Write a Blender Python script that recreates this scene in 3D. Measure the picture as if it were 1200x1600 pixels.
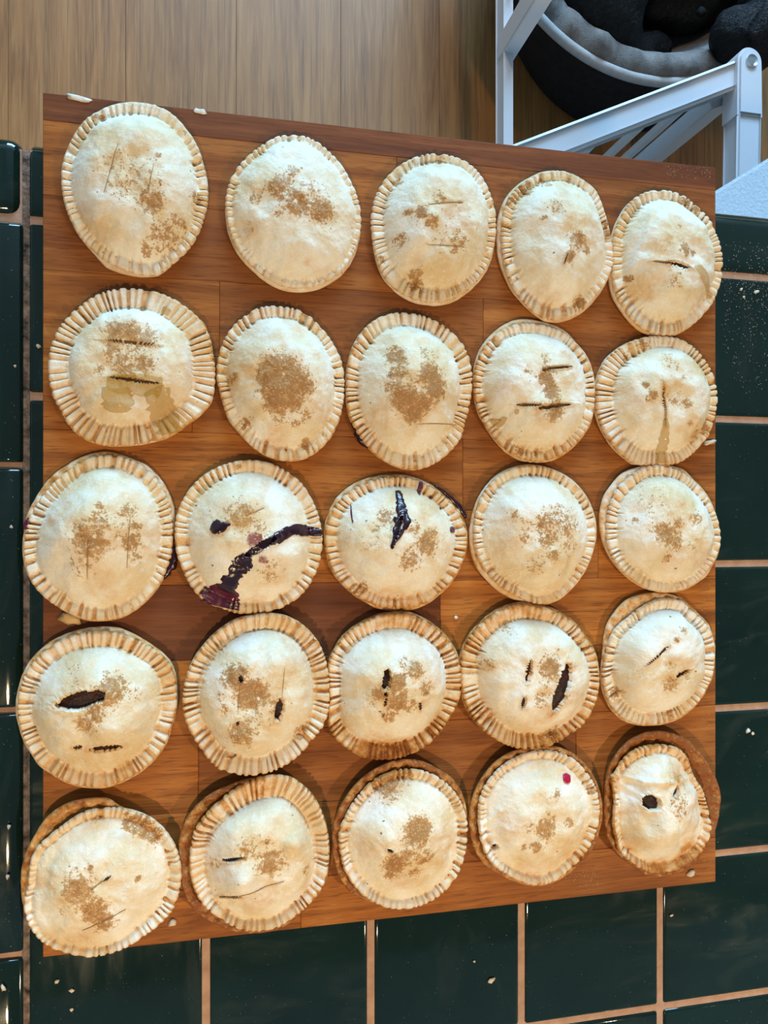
import bpy, bmesh, math, random
import numpy as np
from mathutils import Vector, Matrix

# ------------------------------------------------------------------ scene, camera, light
for o in list(bpy.data.objects):
    bpy.data.objects.remove(o)
scene = bpy.context.scene
COL = scene.collection

COUNTER = 0.900                    # height of the tiled worktop
BOARD = 0.932                      # height of the board's upper face
CAM_H = BOARD + 0.5003
TILT = math.radians(12.35)
F = 1202.0
PX, PY = 600.0, 820.0

cam_d = bpy.data.cameras.new('camera')
cam = bpy.data.objects.new('camera', cam_d)
COL.objects.link(cam)
cam.location = (0, 0, CAM_H)
cam.rotation_euler = (0, -TILT, 0)
cam_d.sensor_fit = 'VERTICAL'
cam_d.sensor_height = 24.0
cam_d.lens = 24.0 * F / 1600.0
cam_d.shift_y = 20.0 / 1600.0
cam_d.clip_start = 0.01
scene.camera = cam

w = bpy.data.worlds.new('world')
scene.world = w
w.use_nodes = True
w.node_tree.nodes['Background'].inputs[0].default_value = (0.86, 0.90, 1.0, 1)
w.node_tree.nodes['Background'].inputs[1].default_value = 0.6

def area(name, loc, target, size, size_y, power, color):
    d = bpy.data.lights.new(name, 'AREA')
    d.shape = 'RECTANGLE'; d.size = size; d.size_y = size_y
    d.energy = power; d.color = color
    o = bpy.data.objects.new(name, d); COL.objects.link(o)
    o.location = loc
    o.rotation_euler = (Vector(target) - Vector(loc)).to_track_quat('-Z', 'Y').to_euler()
    return o
def spot(name, loc, target, power, color, radius, angle=100):
    d = bpy.data.lights.new(name, 'SPOT')
    d.energy = power; d.color = color; d.shadow_soft_size = radius
    d.spot_size = math.radians(angle); d.spot_blend = 0.6
    o = bpy.data.objects.new(name, d); COL.objects.link(o)
    o.location = loc
    o.rotation_euler = (Vector(target) - Vector(loc)).to_track_quat('-Z', 'Y').to_euler()
    return o
# daylight from the window across the room, the kitchen's warm spots, and an added floor fill
area('window_daylight', (0.55, 3.25, 1.88), (0.3, 0.1, 0.9), 1.9, 1.0, 205, (0.36, 0.66, 1.0))
spot('floor_warm_fill', (0.0, 1.50, 2.40), (0.0, 1.30, 0.0), 40, (1.0, 0.66, 0.34), 0.06, 66)  # added fill without a known fixture: warms the floor, cone spares the pies
spot('kitchen_spot', (-0.22, -0.64, 1.86), (0.1, 0.0, 0.9), 23, (1.0, 0.74, 0.42), 0.026, 125)
spot('kitchen_spot.001', (0.84, -0.64, 1.86), (0.15, 0.0, 0.9), 25, (1.0, 0.74, 0.42), 0.026, 125)

vs = scene.view_settings
vs.view_transform = 'Standard'
vs.look = 'None'
vs.exposure = 0.24
vs.gamma = 1.0
vs.use_curve_mapping = False

CA, SA = math.cos(TILT), math.sin(TILT)
def on(px, py, z):
    """world point at height z seen at photograph pixel px, py"""
    dx, dy = (px - PX) / F, (PY - py) / F
    t = (CAM_H - z) / (CA - dx * SA)
    return Vector((t * (dx * CA + SA), t * dy, z))

# ------------------------------------------------------------------ helpers
def new_obj(name, me, mat=None, parent=None, loc=None):
    o = bpy.data.objects.new(name, me)
    COL.objects.link(o)
    if mat is not None and me is not None and not me.materials:
        me.materials.append(mat)
    if parent is not None:
        o.parent = parent
    if loc is not None:
        o.location = loc
    return o
def empty(name, loc, label, cat, group=None):
    o = bpy.data.objects.new(name, None); COL.objects.link(o)
    o.empty_display_size = 0.02
    o.location = loc
    return tag(o, label, cat, group)
def tag(o, label=None, cat=None, group=None, kind=None):
    if label: o['label'] = label
    if cat: o['category'] = cat
    if group: o['group'] = group
    if kind: o['kind'] = kind
    return o
def np_mesh(name, verts, quads, tris=None, smooth=True, attrs=None):
    me = bpy.data.meshes.new(name)
    verts = np.asarray(verts, dtype=np.float32)
    quads = np.asarray(quads, dtype=np.int32).reshape(-1, 4)
    tris = np.zeros((0, 3), np.int32) if tris is None else np.asarray(tris, dtype=np.int32).reshape(-1, 3)
    nq, nt = len(quads), len(tris)
    me.vertices.add(len(verts)); me.vertices.foreach_set('co', verts.ravel())
    me.loops.add(nq * 4 + nt * 3)
    me.loops.foreach_set('vertex_index', np.concatenate([quads.ravel(), tris.ravel()]).astype(np.int32))
    me.polygons.add(nq + nt)
    me.polygons.foreach_set('loop_start', np.concatenate([np.arange(nq) * 4, nq * 4 + np.arange(nt) * 3]).astype(np.int32))
    if smooth:
        me.polygons.foreach_set('use_smooth', np.ones(nq + nt, dtype=bool))
    for k, v in (attrs or {}).items():
        a = me.attributes.new(k, 'FLOAT', 'POINT')
        a.data.foreach_set('value', np.asarray(v, dtype=np.float32))
    me.update(calc_edges=True)
    me.validate()
    return me
def bm_mesh(name, bm, smooth=False):
    me = bpy.data.meshes.new(name)
    bmesh.ops.recalc_face_normals(bm, faces=bm.faces)
    big = max(f.calc_area() for f in bm.faces) if smooth == 'bevel' else 0
    for f in bm.faces: f.smooth = bool(smooth) and not (smooth == 'bevel' and f.calc_area() > big * 0.15)
    if smooth == 'bevel':
        bmesh.ops.split_edges(bm, edges=[e for e in bm.edges if len({f.smooth for f in e.link_faces}) == 2])
    bm.to_mesh(me); bm.free()
    return me
def box_mesh(name, x0, x1, y0, y1, z0, z1, bevel=0.0, seg=2, smooth=False):
    bm = bmesh.new()
    bmesh.ops.create_cube(bm, size=1.0)
    for v in bm.verts:
        v.co = ((x0 + x1) / 2 + v.co.x * (x1 - x0), (y0 + y1) / 2 + v.co.y * (y1 - y0), (z0 + z1) / 2 + v.co.z * (z1 - z0))
    if bevel > 0:
        bmesh.ops.bevel(bm, geom=bm.edges[:], offset=bevel, segments=seg, affect='EDGES', profile=0.5)
    return bm_mesh(name, bm, smooth)
def bar_mesh(name, a, b, wid, hei, up=(0, 0, 1), bevel=0.003):
    """square bar from a to b; wid across, hei along up"""
    a, b = Vector(a), Vector(b)
    d = (b - a).normalized(); u = Vector(up)
    s = d.cross(u)
    if s.length < 1e-5:
        u = Vector((0, 1, 0)); s = d.cross(u)
    s.normalize(); u = s.cross(d).normalized()
    bm = bmesh.new()
    bmesh.ops.create_cube(bm, size=1.0)
    L = (b - a).length; c = (a + b) / 2
    for v in bm.verts:
        v.co = c + d * (v.co.x * L) + s * (v.co.y * wid) + u * (v.co.z * hei)
    if bevel:
        bmesh.ops.bevel(bm, geom=bm.edges[:], offset=bevel, segments=2, affect='EDGES', profile=0.5)
    return bm_mesh(name, bm)
def tube_mesh(name, pts, r, seg=10, closed=False):
    pts = [Vector(p) for p in pts]; n = len(pts)
    vs_, q = [], []
    for i, p in enumerate(pts):
        if closed: t = pts[(i + 1) % n] - pts[i - 1]
        else: t = pts[min(i + 1, n - 1)] - pts[max(i - 1, 0)]
        t.normalize()
        s = t.cross(Vector((0, 0, 1)))
        if s.length < 1e-4: s = Vector((1, 0, 0))
        s.normalize(); u = s.cross(t)
        rr = r[i] if hasattr(r, '__len__') else r
        for k in range(seg):
            a = 2 * math.pi * k / seg
            vs_.append(p + s * (math.cos(a) * rr) + u * (math.sin(a) * rr))
    m = n if closed else n - 1
    for i in range(m):
        for k in range(seg):
            a, b = i * seg + k, i * seg + (k + 1) % seg
            c, d = ((i + 1) % n) * seg + (k + 1) % seg, ((i + 1) % n) * seg + k
            q.append((a, b, c, d))
    t3 = []
    if not closed:
        for k in range(1, seg - 1):
            t3.append((0, k + 1, k)); e = (n - 1) * seg
            t3.append((e, e + k, e + k + 1))
    return np_mesh(name, [tuple(v) for v in vs_], q, t3)

def hash2(ix, iy, seed):
    h = (ix.astype(np.int64) * 374761393 + iy.astype(np.int64) * 668265263 + seed * 2147483647) & 0xffffffff
    h = ((h ^ (h >> 13)) * 1274126177) & 0xffffffff
    return ((h ^ (h >> 16)) & 0xffff) / 65535.0
def vnoise(x, y, seed=0):
    x = np.asarray(x, float); y = np.asarray(y, float)
    ix, iy = np.floor(x), np.floor(y)
    fx, fy = x - ix, y - iy
    fx = fx * fx * (3 - 2 * fx); fy = fy * fy * (3 - 2 * fy)
    ix = ix.astype(np.int64); iy = iy.astype(np.int64)
    a, b = hash2(ix, iy, seed), hash2(ix + 1, iy, seed)
    c, d = hash2(ix, iy + 1, seed), hash2(ix + 1, iy + 1, seed)
    return (a * (1 - fx) + b * fx) * (1 - fy) + (c * (1 - fx) + d * fx) * fy      # 0..1
def fnoise(x, y, seed=0, octv=3):
    s, amp, tot = 0, 1.0, 0
    for k in range(octv):
        s = s + amp * vnoise(x * 2 ** k + 7.3 * k, y * 2 ** k + 3.1 * k, seed + k * 17)
        tot += amp; amp *= 0.5
    return s / tot
def ss(a, b, x):
    t = np.clip((x - a) / (b - a), 0, 1)
    return t * t * (3 - 2 * t)

# ------------------------------------------------------------------ materials
def mat(name):
    m = bpy.data.materials.new(name); m.use_nodes = True
    nt = m.node_tree
    return m, nt, nt.nodes['Principled BSDF']
def N(nt, typ, **kw):
    n = nt.nodes.new(typ)
    for k, v in kw.items():
        if k == 'inp':
            for kk, vv in v.items(): n.inputs[kk].default_value = vv
        else: setattr(n, k, v)
    return n
def L(nt, a, b): nt.links.new(a, b)
def ramp(nt, fac, stops):
    r = N(nt, 'ShaderNodeValToRGB')
    el = r.color_ramp.elements
    while len(el) < len(stops): el.new(0.5)
    for e, (p, c) in zip(el, stops):
        e.position = p; e.color = c if len(c) == 4 else (*c, 1)
    L(nt, fac, r.inputs[0])
    return r.outputs[0]
def mixc(nt, fac, a, b, blend='MIX'):
    m = N(nt, 'ShaderNodeMix', data_type='RGBA', blend_type=blend)
    for sock, v in ((m.inputs[0], fac), (m.inputs[6], a), (m.inputs[7], b)):
        if isinstance(v, (int, float)): sock.default_value = v
        elif isinstance(v, tuple): sock.default_value = v if len(v) == 4 else (*v, 1)
        else: L(nt, v, sock)
    return m.outputs[2]
def math_(nt, op, a, b=None, c=None, clamp=False):
    m = N(nt, 'ShaderNodeMath', operation=op, use_clamp=clamp)
    for i, v in enumerate((a, b, c)):
        if v is None: continue
        if isinstance(v, (int, float)): m.inputs[i].default_value = v
        else: L(nt, v, m.inputs[i])
    return m.outputs[0]
def mrange(nt, v, a, b, c=0.0, d=1.0, smooth=False):
    m = N(nt, 'ShaderNodeMapRange')
    if smooth: m.interpolation_type = 'SMOOTHSTEP'
    for i, x in enumerate((v, a, b, c, d)):
        if isinstance(x, (int, float)): m.inputs[i].default_value = x
        else: L(nt, x, m.inputs[i])
    return m.outputs[0]
def obj_coords(nt, spread=20.0):
    tc = N(nt, 'ShaderNodeTexCoord'); oi = N(nt, 'ShaderNodeObjectInfo')
    sc = math_(nt, 'MULTIPLY', oi.outputs['Random'], spread)
    cmb = N(nt, 'ShaderNodeCombineXYZ'); L(nt, sc, cmb.inputs[0]); L(nt, sc, cmb.inputs[1])
    v = N(nt, 'ShaderNodeVectorMath', operation='ADD')
    L(nt, tc.outputs['Object'], v.inputs[0]); L(nt, cmb.outputs[0], v.inputs[1])
    return v.outputs[0]
def mapping(nt, vec, scale):
    m = N(nt, 'ShaderNodeMapping'); m.inputs['Scale'].default_value = scale
    L(nt, vec, m.inputs[0]); return m.outputs[0]
def noise(nt, vec, scale, detail=3, rough=0.55, dist=0.0):
    n = N(nt, 'ShaderNodeTexNoise')
    n.inputs['Scale'].default_value = scale; n.inputs['Detail'].default_value = detail
    n.inputs['Roughness'].default_value = rough; n.inputs['Distortion'].default_value = dist
    L(nt, vec, n.inputs['Vector']); return n.outputs['Fac']
def bump(nt, height, strength, dist, bsdf):
    b = N(nt, 'ShaderNodeBump'); b.inputs['Strength'].default_value = strength; b.inputs['Distance'].default_value = dist
    L(nt, height, b.inputs['Height']); L(nt, b.outputs[0], bsdf.inputs['Normal'])
def attr(nt, name, typ='GEOMETRY'):
    a = N(nt, 'ShaderNodeAttribute', attribute_name=name, attribute_type=typ)
    return a.outputs['Fac']

def crust_material(name, floury=1.0):
    m, nt, b = mat(name)
    v = obj_coords(nt)
    flour = noise(nt, v, 30, 5, 0.62, 0.4)
    base = ramp(nt, flour, [(0.32, (0.66, 0.46, 0.23)), (0.45, (0.73, 0.58, 0.37)), (0.56, (0.78, 0.68, 0.52)), (0.70, (0.83, 0.77, 0.66))])
    fine = noise(nt, v, 700, 3, 0.65)
    base = mixc(nt, mrange(nt, fine, 0.42, 0.70, 0.0, 0.25), base, (0.66, 0.46, 0.23))
    flo = noise(nt, v, 420, 3, 0.7)
    base = mixc(nt, mrange(nt, flo, 0.54, 0.68, 0.0, 0.28), base, (0.90, 0.87, 0.80))
    # toasting
    to = attr(nt, 'toast')
    tn = noise(nt, v, 190, 4, 0.65)
    t2 = math_(nt, 'MULTIPLY', to, mrange(nt, tn, 0.3, 0.7, 0.45, 1.45))
    c = mixc(nt, mrange(nt, t2, 0.06, 0.55), base, (0.60, 0.29, 0.075))
    c = mixc(nt, mrange(nt, t2, 0.42, 1.0), c, (0.25, 0.072, 0.012))
    # melted brown sugar: freckles whose density is stored on the crust
    su = attr(nt, 'sugar')
    n1 = mrange(nt, noise(nt, v, 300, 3, 0.62), 0.30, 0.70)
    n2 = mrange(nt, noise(nt, v, 800, 2, 0.6), 0.30, 0.70)
    nn = math_(nt, 'ADD', math_(nt, 'MULTIPLY', n1, 0.62), math_(nt, 'MULTIPLY', n2, 0.38))
    d = math_(nt, 'ADD', math_(nt, 'ADD', nn, su), -1.0)
    on_ = mrange(nt, su, 0.02, 0.2)
    f0 = math_(nt, 'MULTIPLY', mrange(nt, d, -0.34, 0.0, 0, 0.42, True), on_)
    f1 = math_(nt, 'MULTIPLY', mrange(nt, d, -0.08, 0.08, 0, 1, True), on_)
    f2 = mrange(nt, d, 0.10, 0.36, 0, 1, True)
    c = mixc(nt, f0, c, (0.66, 0.42, 0.18))
    c = mixc(nt, math_(nt, 'MULTIPLY', f1, 0.85), c, (0.43, 0.205, 0.058))
    c = mixc(nt, math_(nt, 'MULTIPLY', f2, 0.7), c, (0.30, 0.13, 0.035))
    dots = noise(nt, v, 300, 0, 0.5)
    c = mixc(nt, mrange(nt, dots, 0.865, 0.88, 0, 0.8), c, (0.16, 0.07, 0.025))
    st = attr(nt, 'stain')
    st = mrange(nt, math_(nt, 'ADD', st, math_(nt, 'MULTIPLY', n1, 0.5)), 0.72, 1.1, 0, 0.85, True)
    c = mixc(nt, st, c, (0.20, 0.02, 0.04))
    L(nt, c, b.inputs['Base Color'])
    L(nt, mrange(nt, math_(nt, 'MAXIMUM', f1, t2), 0, 1, 0.75, 0.42), b.inputs['Roughness'])
    b.inputs['Specular IOR Level'].default_value = 0.3
    h = math_(nt, 'ADD', math_(nt, 'MULTIPLY', noise(nt, v, 420, 4, 0.65), 1.0), math_(nt, 'MULTIPLY', f1, 0.35))
    bump(nt, h, 0.5, 0.0012, b)
    return m
M_CRUST = crust_material('baked_crust')

def simple(name, col, rough=0.5, spec=0.5, var=None, vscale=40, bumps=None, metal=0.0, coat=0.0):
    m, nt, b = mat(name)
    v = obj_coords(nt)
    if var:
        c = ramp(nt, noise(nt, v, vscale, 4, 0.6), [(0.3, col), (0.7, var)])
        L(nt, c, b.inputs['Base Color'])
    else:
        b.inputs['Base Color'].default_value = (*col, 1)
    b.inputs['Roughness'].default_value = rough
    b.inputs['Specular IOR Level'].default_value = spec
    b.inputs['Metallic'].default_value = metal
    b.inputs['Coat Weight'].default_value = coat
    if bumps: bump(nt, noise(nt, v, bumps[0], 4, 0.6), bumps[1], bumps[2], b)
    return m
M_SUGAR = simple('brown_sugar', (0.40, 0.20, 0.06), 0.35, 0.5, (0.60, 0.36, 0.14), 500)
M_BERRY = simple('berry_filling', (0.010, 0.0012, 0.004), 0.10, 0.6, (0.030, 0.002, 0.010), 260, (400, 0.2, 0.002))
M_BERRY_RED = simple('berry_syrup_red', (0.13, 0.006, 0.03), 0.18, 0.6, (0.05, 0.003, 0.018), 300, (900, 0.4, 0.001))
M_RASP = simple('red_berry_drop', (0.40, 0.004, 0.035), 0.2, 0.6)
M_APPLE = simple('cooked_apple_filling', (0.008, 0.002, 0.001), 0.35, 0.3, (0.045, 0.008, 0.002), 200, (500, 0.5, 0.002))
M_HOLE = simple('dry_slit_crumb', (0.060, 0.024, 0.007), 0.5, 0.3, (0.02, 0.008, 0.003), 500)
M_AMBERCUT = simple('syrupy_slit', (0.20, 0.105, 0.022), 0.3, 0.4, (0.09, 0.04, 0.01), 400)
M_DRYCUT = simple('scored_line', (0.40, 0.24, 0.10), 0.7, 0.3, (0.24, 0.13, 0.05), 700)
def syrup():
    m, nt, b = mat('amber_fruit_syrup')
    b.inputs['Base Color'].default_value = (0.56, 0.31, 0.035, 1)
    b.inputs['Roughness'].default_value = 0.07
    b.inputs['IOR'].default_value = 1.42
    b.inputs['Alpha'].default_value = 0.42
    v = obj_coords(nt); bump(nt, noise(nt, v, 220, 3), 0.4, 0.002, b)
    return m
M_SYRUP = syrup()

def board_wood():
    m, nt, b = mat('beech_block_wood')
    v = obj_coords(nt)
    tone = attr(nt, 'tone', 'OBJECT')
    g = noise(nt, mapping(nt, v, (5, 85, 5)), 1.0, 5, 0.66, 0.9)
    light = ramp(nt, g, [(0.28, (0.17, 0.048, 0.008)), (0.44, (0.32, 0.098, 0.015)), (0.57, (0.44, 0.146, 0.024)), (0.74, (0.58, 0.22, 0.045))])
    dark = ramp(nt, g, [(0.28, (0.060, 0.017, 0.008)), (0.5, (0.13, 0.038, 0.015)), (0.74, (0.21, 0.066, 0.023))])
    c = mixc(nt, tone, light, dark)
    fl = noise(nt, mapping(nt, v, (60, 900, 60)), 1.0, 2, 0.5)
    c = mixc(nt, mrange(nt, fl, 0.54, 0.70, 0, 0.62), c, (0.10, 0.028, 0.007))
    big = noise(nt, mapping(nt, v, (6, 14, 6)), 1.0, 3, 0.5)
    c = mixc(nt, mrange(nt, big, 0.42, 0.75, 0, 0.45), c, (0.17, 0.055, 0.018), 'MIX')
    L(nt, c, b.inputs['Base Color'])
    b.inputs['Roughness'].default_value = 0.55
    b.inputs['Specular IOR Level'].default_value = 0.15
    bump(nt, fl, 0.12, 0.0006, b)
    return m
M_BOARD = board_wood()

def tile_mat():
    m, nt, b = mat('dark_green_glaze')
    v = obj_coords(nt)
    c = ramp(nt, noise(nt, v, 14, 3), [(0.3, (0.0024, 0.0105, 0.0072)), (0.7, (0.0052, 0.0175, 0.0120))])
    sm = noise(nt, mapping(nt, v, (9, 26, 9)), 1.0, 4, 0.6, 1.5)
    c = mixc(nt, mrange(nt, sm, 0.55, 0.8, 0, 0.25), c, (0.06, 0.07, 0.055))
    sp = noise(nt, v, 900, 1, 0.4)
    c = mixc(nt, mrange(nt, sp, 0.77, 0.80, 0, 0.55), c, (0.5, 0.46, 0.38))
    L(nt, c, b.inputs['Base Color'])
    L(nt, mrange(nt, sm, 0.4, 0.8, 0.05, 0.16), b.inputs['Roughness'])
    b.inputs['Specular IOR Level'].default_value = 0.5
    bump(nt, noise(nt, v, 22, 2), 0.02, 0.003, b)
    return m
M_TILE = tile_mat()
M_GROUT = simple('sandy_grout', (0.50, 0.31, 0.21), 0.9, 0.2, (0.36, 0.21, 0.14), 90, (600, 0.5, 0.001))
M_GROUT_DIRTY = simple('stained_grout', (0.30, 0.20, 0.14), 0.75, 0.3, (0.018, 0.008, 0.004), 150, (300, 0.8, 0.003))
def floor_mat():
    m, nt, b = mat('oak_laminate')
    v = obj_coords(nt, 9.0)
    g = noise(nt, mapping(nt, v, (38, 2.2, 1)), 1.0, 5, 0.62, 1.6)
    c = ramp(nt, g, [(0.25, (0.17, 0.062, 0.014)), (0.5, (0.265, 0.108, 0.028)), (0.72, (0.33, 0.146, 0.043))])
    f = noise(nt, mapping(nt, v, (150, 4, 1)), 1.0, 3, 0.55, 0.6)
    c = mixc(nt, mrange(nt, f, 0.50, 0.72, 0, 0.6), c, (0.085, 0.037, 0.012))
    f2 = noise(nt, mapping(nt, v, (420, 12, 1)), 1.0, 2, 0.5)
    c = mixc(nt, mrange(nt, f2, 0.52, 0.7, 0, 0.4), c, (0.38, 0.19, 0.066))
    L(nt, c, b.inputs['Base Color'])
    b.inputs['Roughness'].default_value = 0.5
    b.inputs['Specular IOR Level'].default_value = 0.3
    bump(nt, f, 0.1, 0.001, b)
    return m
M_FLOOR = floor_mat()
M_WHITE = simple('white_lacquer', (0.52, 0.53, 0.55), 0.35, 0.4)
M_STEEL = simple('steel_bolt', (0.55, 0.56, 0.55), 0.22, 0.5, metal=1.0)
M_TABLE = simple('speckled_white_top', (0.52, 0.56, 0.60), 0.7, 0.3, (0.66, 0.68, 0.70), 330, (330, 0.35, 0.002))
M_BEDSIDE = simple('charcoal_canvas', (0.011, 0.010, 0.010), 0.95, 0.1, (0.019, 0.017, 0.016), 60, (900, 0.4, 0.001))
M_PIPING = simple('pale_grey_piping', (0.36, 0.34, 0.32), 0.9, 0.2, (0.27, 0.255, 0.24), 80, (700, 0.4, 0.001))
M_PLUSH = simple('grey_plush', (0.12, 0.108, 0.10), 1.0, 0.1, (0.23, 0.21, 0.19), 45, (500, 0.8, 0.003))
def fur_mat():
    m, nt, b = mat('black_fur')
    v = obj_coords(nt)
    n = noise(nt, mapping(nt, v, (160, 160, 22)), 1.0, 4, 0.65, 1.0)
    c = ramp(nt, n, [(0.35, (0.0012, 0.0012, 0.0014)), (0.75, (0.010, 0.009, 0.0085))])
    L(nt, c, b.inputs['Base Color'])
    b.inputs['Roughness'].default_value = 0.55
    b.inputs['Specular IOR Level'].default_value = 0.25
    bump(nt, n, 0.9, 0.006, b)
    return m
M_FUR = fur_mat()
M_EYE = simple('dark_nose_leather', (0.004, 0.004, 0.004), 0.8, 0.1)
M_DOUGH = simple('pale_dough_scrap', (0.72, 0.62, 0.50), 0.6, 0.3, (0.60, 0.47, 0.33), 300, (600, 0.5, 0.001))
M_FLAKE = simple('toasted_flake', (0.52, 0.30, 0.12), 0.6, 0.3, (0.62, 0.42, 0.2), 300, (600, 0.5, 0.001))
M_CABINET = simple('cabinet_paint', (0.35, 0.33, 0.29), 0.5, 0.3)

# ------------------------------------------------------------------ floor
fl = new_obj('floor', box_mesh('floor', -1.7, 2.6, -1.2, 3.2, -0.05, -0.008), M_CABINET)
tag(fl, kind='structure')
rnd = random.Random(4)
plank_w = 0.193
k = 0
x = -1.70
while x < 2.55:
    for (y0, y1) in ((-1.2, 1.38 + 0.25 * ((k * 7) % 5)), (1.38 + 0.25 * ((k * 7) % 5), 3.2)):
        me = box_mesh('plank', -plank_w / 2 + 0.0002, plank_w / 2 - 0.0002, -(y1 - y0) / 2 + 0.0002, (y1 - y0) / 2 - 0.0002, -0.008, 0.0, 0.0004, 1)
        new_obj('plank', me, M_FLOOR, fl, (x + plank_w / 2, (y0 + y1) / 2, 0))
    x += plank_w; k += 1

# ------------------------------------------------------------------ room shell
M_WALL = simple('matt_wall_paint', (0.36, 0.33, 0.29), 0.9, 0.2)
M_CEIL = simple('white_ceiling', (0.50, 0.49, 0.47), 0.9, 0.2)
for nm, bx_ in (('wall_left', (-1.80, -1.70, -1.30, 3.30, -0.05, 2.5)), ('wall_right', (2.60, 2.70, -1.30, 3.30, -0.05, 2.5)), ('wall_front', (-1.8, 2.7, -1.30, -1.20, -0.05, 2.5))):
    tag(new_obj(nm, box_mesh(nm, *bx_), M_WALL), kind='structure')
tag(new_obj('ceiling', box_mesh('ceiling', -1.8, 2.7, -1.3, 3.4, 2.45, 2.55), M_CEIL), kind='structure')
bmw = bmesh.new()                          # back wall with the window opening
WX0, WX1, WZ0, WZ1 = -0.45, 1.55, 1.05, 2.4
for (a_, b_, c_, d_) in ((-1.8, WX0, -0.05, 2.5), (WX1, 2.7, -0.05, 2.5), (WX0, WX1, -0.05, WZ0), (WX0, WX1, WZ1, 2.5)):
    r_ = bmesh.ops.create_cube(bmw, size=1.0)
    for v_ in r_['verts']:
        v_.co = ((a_ + b_) / 2 + v_.co.x * (b_ - a_), 3.35 + v_.co.y * 0.1, (c_ + d_) / 2 + v_.co.z * (d_ - c_))
tag(new_obj('wall_back', bm_mesh('wall_back', bmw), M_WALL), kind='structure')
wf = new_obj('window_1', None)
wf.location = (0.55, 3.35, WZ0); tag(wf, kind='structure')
for nm, q in (('window_frame', (-1.0, -0.95, 0, 1.35)), ('window_frame', (0.95, 1.0, 0, 1.35)), ('window_frame', (-0.95, 0.95, 0, 0.05)), ('window_frame', (-0.95, 0.95, 1.30, 1.35)), ('window_mullion', (-0.02, 0.02, 0.05, 1.30))):
    new_obj(nm, box_mesh(nm, q[0], q[1], -0.03, 0.03, q[2], q[3], 0.004), M_WHITE, wf)

# ------------------------------------------------------------------ tiled worktop
GX0, GY0, PITCH = -0.0063, 0.1966, 0.1136
EDGE_Y, EDGE_X = 0.2479, -0.1735
XMAX, YMIN = 0.80, -0.62
top = empty('tiled_countertop', (0.3, -0.2, 0), 'glossy dark green tiled countertop with sandy grout lines', 'countertop')
def cp(o):                     # parts keep world coordinates
    o.parent = top; o.location = Vector(o.location) - top.location
    return o
cp(new_obj('base_cabinet', box_mesh('base_cabinet', EDGE_X + 0.02, XMAX - 0.01, YMIN + 0.01, EDGE_Y - 0.02, 0.0, 0.866), M_CABINET))
cp(new_obj('grout_bed', box_mesh('grout_bed', EDGE_X + 0.006, XMAX, YMIN, EDGE_Y - 0.006, 0.866, COUNTER - 0.0016), M_GROUT))
cp(new_obj('stained_grout_joint', box_mesh('stained_grout_joint', -0.1215, -0.1170, YMIN, GY0 + 0.045, COUNTER - 0.006, COUNTER - 0.0010), M_GROUT_DIRTY))
def tile_bm(wx, wy):
    return box_mesh('tile', -wx / 2, wx / 2, -wy / 2, wy / 2, -0.008, 0.0, 0.0022, 3, 'bevel')
tile_me = tile_bm(PITCH - 0.005, PITCH - 0.005)
rnd = random.Random(11)
for i in range(-1, 7):
    for j in range(0, 7):
        cx, cy = GX0 + (i + 0.5) * PITCH, GY0 - (j + 0.5) * PITCH
        o = cp(new_obj('tile', tile_me, M_TILE, None, (cx, cy, COUNTER + rnd.uniform(-0.0002, 0.0002))))
        o.rotation_euler = (rnd.uniform(-0.001, 0.001), rnd.uniform(-0.001, 0.001), rnd.choice((0, math.pi / 2, math.pi)))
def cap_mesh(name, length, width, drop=0.03, rad=0.012, lip=0.0):
    """edge cap: runs along X, its outer rounded edge towards +Y, ends rounded"""
    prof = [(0.0, -0.008), (0.0, -0.002), (0.0006, -0.0006), (0.002, lip * 0.2)]
    for q in range(1, 5): prof.append((0.002 + (width - rad - 0.002) * q / 5, lip * (0.2 + 0.8 * q / 5)))
    for q in range(0, 9):
        a = math.pi / 2 * q / 8
        prof.append((width - rad + rad * math.sin(a), lip - rad + rad * math.cos(a)))
    prof += [(width, -drop), (width - 0.008, -drop), (width - 0.008, -0.012)]
    n = len(prof)
    xs = [(-length / 2, 0.0016), (-length / 2 + 0.0006, 0.0005), (-length / 2 + 0.002, 0), (length / 2 - 0.002, 0), (length / 2 - 0.0006, 0.0005), (length / 2, 0.0016)]
    vs_ = [(xx, y - (ins if y > width * 0.5 else 0), z - ins) for xx, ins in xs for y, z in prof]
    q = [(i * n + j, i * n + (j + 1) % n, (i + 1) * n + (j + 1) % n, (i + 1) * n + j) for i in range(len(xs) - 1) for j in range(n)]
    bm = bmesh.new(); bv = [bm.verts.new(v) for v in vs_]
    for f in q: bm.faces.new([bv[t] for t in f])
    bm.faces.new(bv[:n]); bm.faces.new(bv[-n:])
    return bm_mesh(name, bm, True)
cap_me = cap_mesh('edge_tile', 0.150, EDGE_Y - GY0 - 0.0025)
xx = -0.1172
while xx < XMAX - 0.05:
    cp(new_obj('edge_tile', cap_me, M_TILE, None, (xx + 0.075, GY0 + 0.0025, COUNTER)))
    xx += 0.155
capl_me = cap_mesh('edge_tile', 0.1525, -EDGE_X - 0.1208, lip=0.002)
for yy in (0.1950, 0.0380, -0.1190, -0.2760, -0.433):
    o = cp(new_obj('edge_tile', capl_me, M_TILE, None, (-0.1208, yy - 0.0785, COUNTER + 0.001)))
    o.rotation_euler = (0, 0, math.pi / 2)
cp(new_obj('corner_tile', box_mesh('corner_tile', EDGE_X, -0.1208, GY0 + 0.001, EDGE_Y + 0.001, COUNTER - 0.03, COUNTER + 0.002, 0.0095, 5, 'bevel'), M_TILE))

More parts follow.
